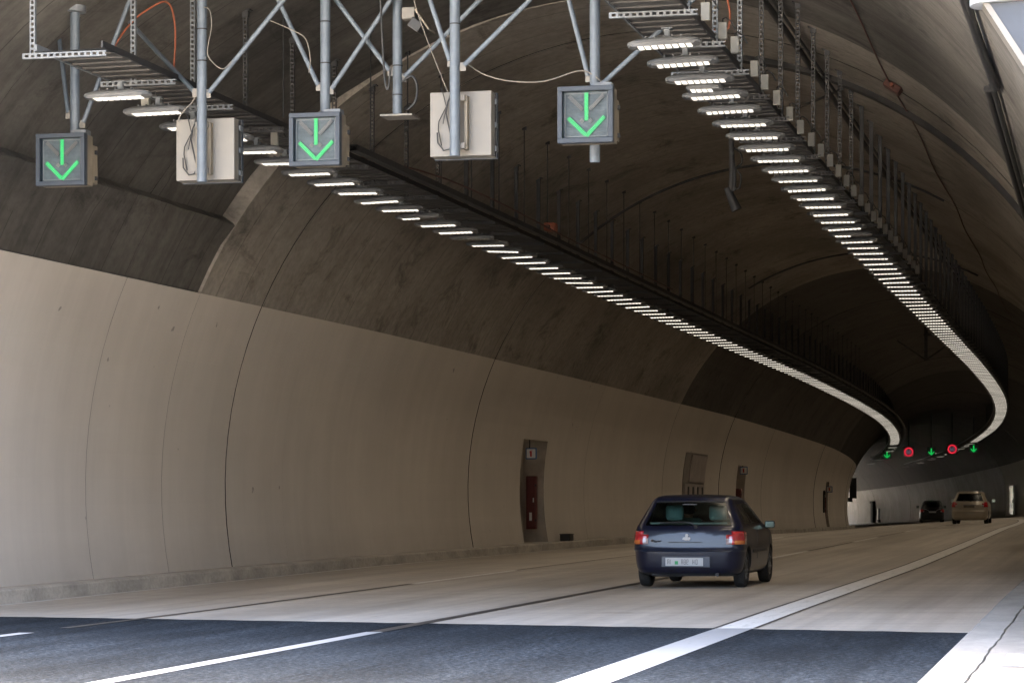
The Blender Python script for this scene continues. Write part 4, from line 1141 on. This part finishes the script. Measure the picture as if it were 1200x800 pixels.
pl_ = addp(car, 'number_plate', 'plate', lambda b: b.box((-.02, -1.884, .385), (.56, .014, .118)), .003)
def plate_text(b):
    e = -1.893
    glyph = [(-.255, 'R'), (-.215, 'I'), (-.05, '4'), (-.01, '8'), (.03, '2'), (.12, 'K'), (.165, 'D')]
    def st(x, zz, w, h): b.box((x, e, .385+zz), (w, .003, h))
    for x, ch in glyph:
        st(x-.012, 0, .006, .07)
        if ch in 'RK48D2': st(x+.010, .015, .006, .036)
        if ch in 'RK48D': st(x+.010, -.018, .006, .034)
        if ch in 'R482D': st(x, .034, .024, .006)
        if ch in 'R482K': st(x, 0, .024, .006)
        if ch in '82D': st(x, -.034, .024, .006)
addp(pl_, 'plate_letters', 'black', plate_text)
addp(pl_, 'plate_crest', 'crest_green', lambda b: b.box((-.135, -1.893, .372), (.05, .004, .05)))
addp(car, 'badge', 'chrome', lambda b: (b.prism([(-.062, 0), (-.045, .03), (-.02, .035), (-.012, .075), (.012, .085), (.03, .06), (.02, .035), (.05, .03), (.062, .002), (.03, -.012), (-.03, -.012)], -1.823, -1.812, f=lambda a, c, y: (a-.0, y, c+.715))))
def script(b):
    pts = [(-.53, .68), (-.52, .705), (-.50, .70), (-.49, .68), (-.47, .678), (-.45, .69), (-.43, .682), (-.41, .69), (-.385, .695)]
    b.tube(cat([(x, -1.80+.02*0-.012+.04*((x/.8)**2), z) for x, z in pts], 4), .009, 6)
addp(car, 'script_badge', 'chrome', script, 0, 60)
addp(car, 'trunk_strip', 'black', lambda b: b.box((-.02, -1.818, .672), (.50, .008, .010)))
def wiper(b):
    b.tube(cat([(.13, -1.75, .895), (.05, -1.715, .95), (-.10, -1.71, .965), (-.42, -1.69, .955)], 5), .012, 6); b.tube([(.13, -1.77, .885), (.13, -1.73, .90)], .028, 10)
addp(car, 'rear_wiper', 'black', wiper, 0, 60)
addp(car, 'window_seal', 'black', lambda b: b.tube([(-.5, -1.478, 1.262), (0, -1.51, 1.272), (.5, -1.478, 1.262)], .010, 6))
addp(car, 'brake_light', 'black', lambda b: b.box((0, -1.535, 1.228), (.22, .012, .016)))
for sx in (-1, 1):
    m_ = addp(car, 'mirror', 'navy', lambda b: b.box((sx*.885, .58, .915), (.16, .10, .115)), .03)
    addp(m_, 'mirror_glass', 'mirror', lambda b: b.box((sx*.888, .525, .915), (.13, .006, .088)))
    addp(car, 'door_handle', 'black', lambda b: b.box((sx*.812, -.22, .80), (.02, .15, .03)), .006)
    addp(car, 'side_moulding', 'black', lambda b: b.box((sx*.826, .02, .53), (.014, 1.55, .05)), .004)
addp(car, 'exhaust_pipe', 'dark_steel', lambda b: b.tube([(.46, -1.55, .20), (.46, -1.84, .195)], .028, 12), 0, 50)
addp(car, 'underside', 'black', lambda b: b.box((0, 0, .26), (1.2, 3.2, .12)))
addp(car, 'silencer', 'black', lambda b: b.box((-.30, -1.5, .24), (.5, .4, .16)), .03)

addp(car, 'door_gap', 'black', lambda b: [b.box((sx*.8255, y, .64), (.004, .008, .46)) for sx in (-1, 1) for y in (-.32, .92)])
addp(car, 'parcel_shelf', 'shelf', lambda b: b.box((0, -1.33, .945), (1.16, .60, .03)), .01)
for x in (-.32, .34):
    addp(car, 'rear_headrest', 'teal', lambda b: b.box((x, -1.02, 1.10), (.27, .11, .24)), .05)
    addp(car, 'rear_seat', 'teal', lambda b: b.box((x, -.98, .70), (.56, .16, .46)), .04)
    addp(car, 'front_seat', 'teal', lambda b: (b.box((x, -.05, .72), (.46, .14, .60), 0, Matrix.Rotation(R(-12), 3, 'X')), b.box((x, .18, .42), (.46, .50, .16))), .04)
addp(car, 'front_headrest', 'black', lambda b: b.box((.34, -.14, 1.10), (.25, .09, .18)), .04)
addp(car, 'dashboard', 'black', lambda b: b.box((0, .72, .82), (1.34, .35, .16)), .05)
addp(car, 'steering_wheel', 'black', lambda b: b.tube([Vector((-.34+.17*math.cos(q), .50+.06*math.sin(q), .80+.16*math.sin(q))) for q in [2*math.pi*k/20 for k in range(21)]], .013, 6), 0, 60)
# the driver: one skinned body, sitting in the left front seat with both hands on the wheel
def driver(loc, rz, off):
    t = thing('person', 'person in dark shirt driving the navy hatchback, seen from behind', 'person', loc, rz)
    J_ = {'pel': (0, .02, .50, .14), 'bel': (0, -.02, .64, .135), 'che': (0, -.06, .82, .15), 'nec': (0, -.05, .98, .058), 'hd0': (0, -.03, 1.06, .075), 'hd1': (0, -.02, 1.15, .098), 'hd2': (0, -.02, 1.22, .075),
          'shl': (-.17, -.05, .92, .07), 'ell': (-.25, .14, .74, .045), 'wrl': (-.17, .42, .82, .032), 'hal': (-.15, .49, .84, .036),
          'shr': (.17, -.05, .92, .07), 'elr': (.25, .14, .74, .045), 'wrr': (.17, .42, .82, .032), 'har': (.15, .49, .84, .036),
          'hil': (-.10, .04, .48, .09), 'knl': (-.14, .46, .52, .062), 'anl': (-.14, .78, .28, .042), 'fol': (-.14, .92, .26, .038),
          'hir': (.10, .04, .48, .09), 'knr': (.14, .46, .52, .062), 'anr': (.14, .78, .28, .042), 'for': (.14, .92, .26, .038)}
    E_ = [('pel', 'bel'), ('bel', 'che'), ('che', 'nec'), ('nec', 'hd0'), ('hd0', 'hd1'), ('hd1', 'hd2'), ('che', 'shl'), ('shl', 'ell'), ('ell', 'wrl'), ('wrl', 'hal'), ('che', 'shr'), ('shr', 'elr'), ('elr', 'wrr'), ('wrr', 'har'),
          ('pel', 'hil'), ('hil', 'knl'), ('knl', 'anl'), ('anl', 'fol'), ('pel', 'hir'), ('hir', 'knr'), ('knr', 'anr'), ('anr', 'for')]
    for sd, sx in (('l', -1), ('r', 1)):       # five fingers curled over the rim
        for k in range(5):
            a = (sx*.15+sx*(.028-.014*k), .525, .862-.006*k, .010); c = (sx*.15+sx*(.026-.014*k), .545+.004*(k % 2), .832-.008*k, .008)
            J_['f%s%da' % (sd, k)] = a; J_['f%s%db' % (sd, k)] = c; E_ += [('ha'+sd, 'f%s%da' % (sd, k)), ('f%s%da' % (sd, k), 'f%s%db' % (sd, k))]
    K = list(J_); me = bpy.data.meshes.new('body')
    me.from_pydata([(J_[k][0]+off[0], J_[k][1]+off[1], J_[k][2]+off[2]) for k in K], [(K.index(a), K.index(c)) for a, c in E_], [])
    o = bpy.data.objects.new('tmp', me); COL.objects.link(o); o.modifiers.new('k', 'SKIN')
    sv = me.skin_vertices[0].data
    for k, nm in enumerate(K): sv[k].radius = (J_[nm][3], J_[nm][3])
    sv[0].use_root = True
    sd_ = o.modifiers.new('d', 'SUBSURF'); sd_.levels = 2; sd_.render_levels = 2
    bpy.context.view_layer.update(); dg = bpy.context.evaluated_depsgraph_get()
    m2 = bpy.data.meshes.new_from_object(o.evaluated_get(dg)); bpy.data.objects.remove(o)
    m2.materials.clear(); m2.materials.append(M['shirt']); m2.materials.append(M['skin'])
    for p in m2.polygons:
        p.use_smooth = True; z = p.center.z-off[2]; y = p.center.y-off[1]
        if z > .985 or (y > .40 and z > .7): p.material_index = 1
    obj('body', m2, t)
    b = MB(); hc = Vector((off[0], off[1]-.035, off[2]+1.165)); n1, n2 = 14, 20
    for i in range(n1):
        for j in range(n2):
            def q(i_, j_):
                th, ps = math.pi*.80*i_/n1, 2*math.pi*j_/n2
                v = Vector((.098*math.sin(th)*math.cos(ps), .112*math.sin(th)*math.sin(ps), .118*math.cos(th)))
                return hc+v*(1+.02*math.sin(9*ps+5*th))
            if math.sin(2*math.pi*(j+.5)/n2) > .55 and i > 7: continue
            b.face([q(i, j), q(i+1, j), q(i+1, j+1), q(i, j+1)])
    b.build('hair', M['hair'], t, 60)
    b = MB()
    b.tube([(off[0], off[1]+.070, off[2]+1.15), (off[0], off[1]+.098, off[2]+1.125), (off[0], off[1]+.078, off[2]+1.118)], [.010, .015, .012], 8)
    for sx in (-1, 1): b.tube([(off[0]+sx*.092, off[1]-.01, off[2]+1.165), (off[0]+sx*.104, off[1]-.018, off[2]+1.145), (off[0]+sx*.094, off[1]-.01, off[2]+1.115)], [.012, .018, .010], 8)
    b.build('nose_and_ears', M['skin'], t, 60)
    b = MB()
    for sx in (-1, 1): b.box((off[0]+sx*.034, off[1]+.068, off[2]+1.155), (.028, .014, .012))
    b.box((off[0], off[1]+.066, off[2]+1.075), (.05, .014, .010)); b.build('eyes_and_mouth', M['hair'], t)
    return t
driver(car.location.copy(), car.rotation_euler.z, (-.30, .10, .0))

mpv = dict(slices=[
    (.20, -1.90, 1.92, .72, .2, .3), (.26, -2.02, 2.0, .82, .22, .34), (.36, -2.06, 2.06, .86, .24, .36), (.50, -2.07, 2.08, .875, .24, .36), (.62, -2.06, 2.06, .88, .23, .36), (.68, -2.03, 2.03, .88, .22, .36),
    (.80, -2.0, 1.95, .878, .2, .34), (.92, -1.97, 1.72, .87, .19, .3), (1.0, -1.94, 1.35, .855, .18, .26), (1.06, -1.91, 1.12, .835, .17, .24), (1.12, -1.885, .98, .815, .16, .22), (1.3, -1.80, .62, .735, .15, .2), (1.46, -1.71, .28, .67, .14, .18), (1.52, -1.69, .10, .64, .13, .16), (1.57, -1.66, -.15, .58, .12, .15), (1.60, -1.50, -.4, .48, .1, .12)],
    zlev=[.62, .68, .78, 1.02, 1.12, 1.48], bulge=.12, rw=(1.12, 1.49), sw=(1.11, 1.45), panes=((.10, .30), (.35, .58), (.62, .90)), ws=(1.1, 1.46), tl=(.84, 1.08, .84, .06), bl=(.0, .01), amber=False,
    paint='beige', glass='glass_dark', bmat='bumper_line', axles=(-1.22, 1.36), wr=.32, ww=.20, track=.86, glass_split=(-1.5, .5), pane_y=(-.7, .1))
c2 = make_car('beige_car', 'beige compact people carrier driving away ahead in the bend', mpv, W(133.5, 1.28, .006), phi(133)-R(2))
c2.scale = (1.04, 1.04, 1.04)
addp(c2, 'number_plate', 'cream_dirty', lambda b: b.box((-.02, -1.99, .86), (.52, .03, .11)), .004)
addp(c2, 'plate_trim', 'chrome', lambda b: b.box((0, -2.005, .935), (.62, .03, .03)), .004)
addp(c2, 'rear_wiper', 'black', lambda b: b.tube([(.1, -1.89, 1.10), (-.3, -1.86, 1.17)], .012, 6))
addp(c2, 'roof_aerial', 'chrome', lambda b: b.box((.50, -1.62, 1.60), (.14, .1, .07)), .02)
addp(c2, 'underside', 'black', lambda b: b.box((0, 0, .27), (1.3, 3.5, .14)))
addp(c2, 'rear_headrest', 'teal', lambda b: b.box((.25, -1.1, 1.28), (.26, .1, .2)), .04)
for sx in (-1, 1):
    m_ = addp(c2, 'mirror', 'beige', lambda b: b.box((sx*.99, .80, 1.14), (.20, .12, .16)), .03)
    addp(m_, 'mirror_glass', 'mirror', lambda b: b.box((sx*.99, .735, 1.14), (.16, .006, .12)))
suv = dict(mpv); suv = dict(mpv, paint='black_paint', tl=(.78, .98, .84, .06))
c3 = make_car('dark_car', 'black car farthest ahead beside the tunnel wall in the bend', suv, W(204, -1.05, .006), phi(204))
c3.scale = (1.06, 1.04, 1.08)
addp(c3, 'number_plate', 'plate', lambda b: b.box((0, -2.02, .78), (.52, .03, .11)), .004)
addp(c3, 'chrome_trim', 'chrome', lambda b: [b.tube(cat([(sx*.62, -1.96, 1.0), (sx*.36, -2.02, .93), (sx*.25, -2.03, .82)], 4), .02, 6) for sx in (-1, 1)])
for sx in (-1, 1):
    m_ = addp(c3, 'mirror', 'black_paint', lambda b: b.box((sx*.99, .80, 1.14), (.20, .12, .18)), .03)
    addp(m_, 'mirror_glass', 'mirror', lambda b: b.box((sx*.99, .735, 1.14), (.16, .006, .13)))
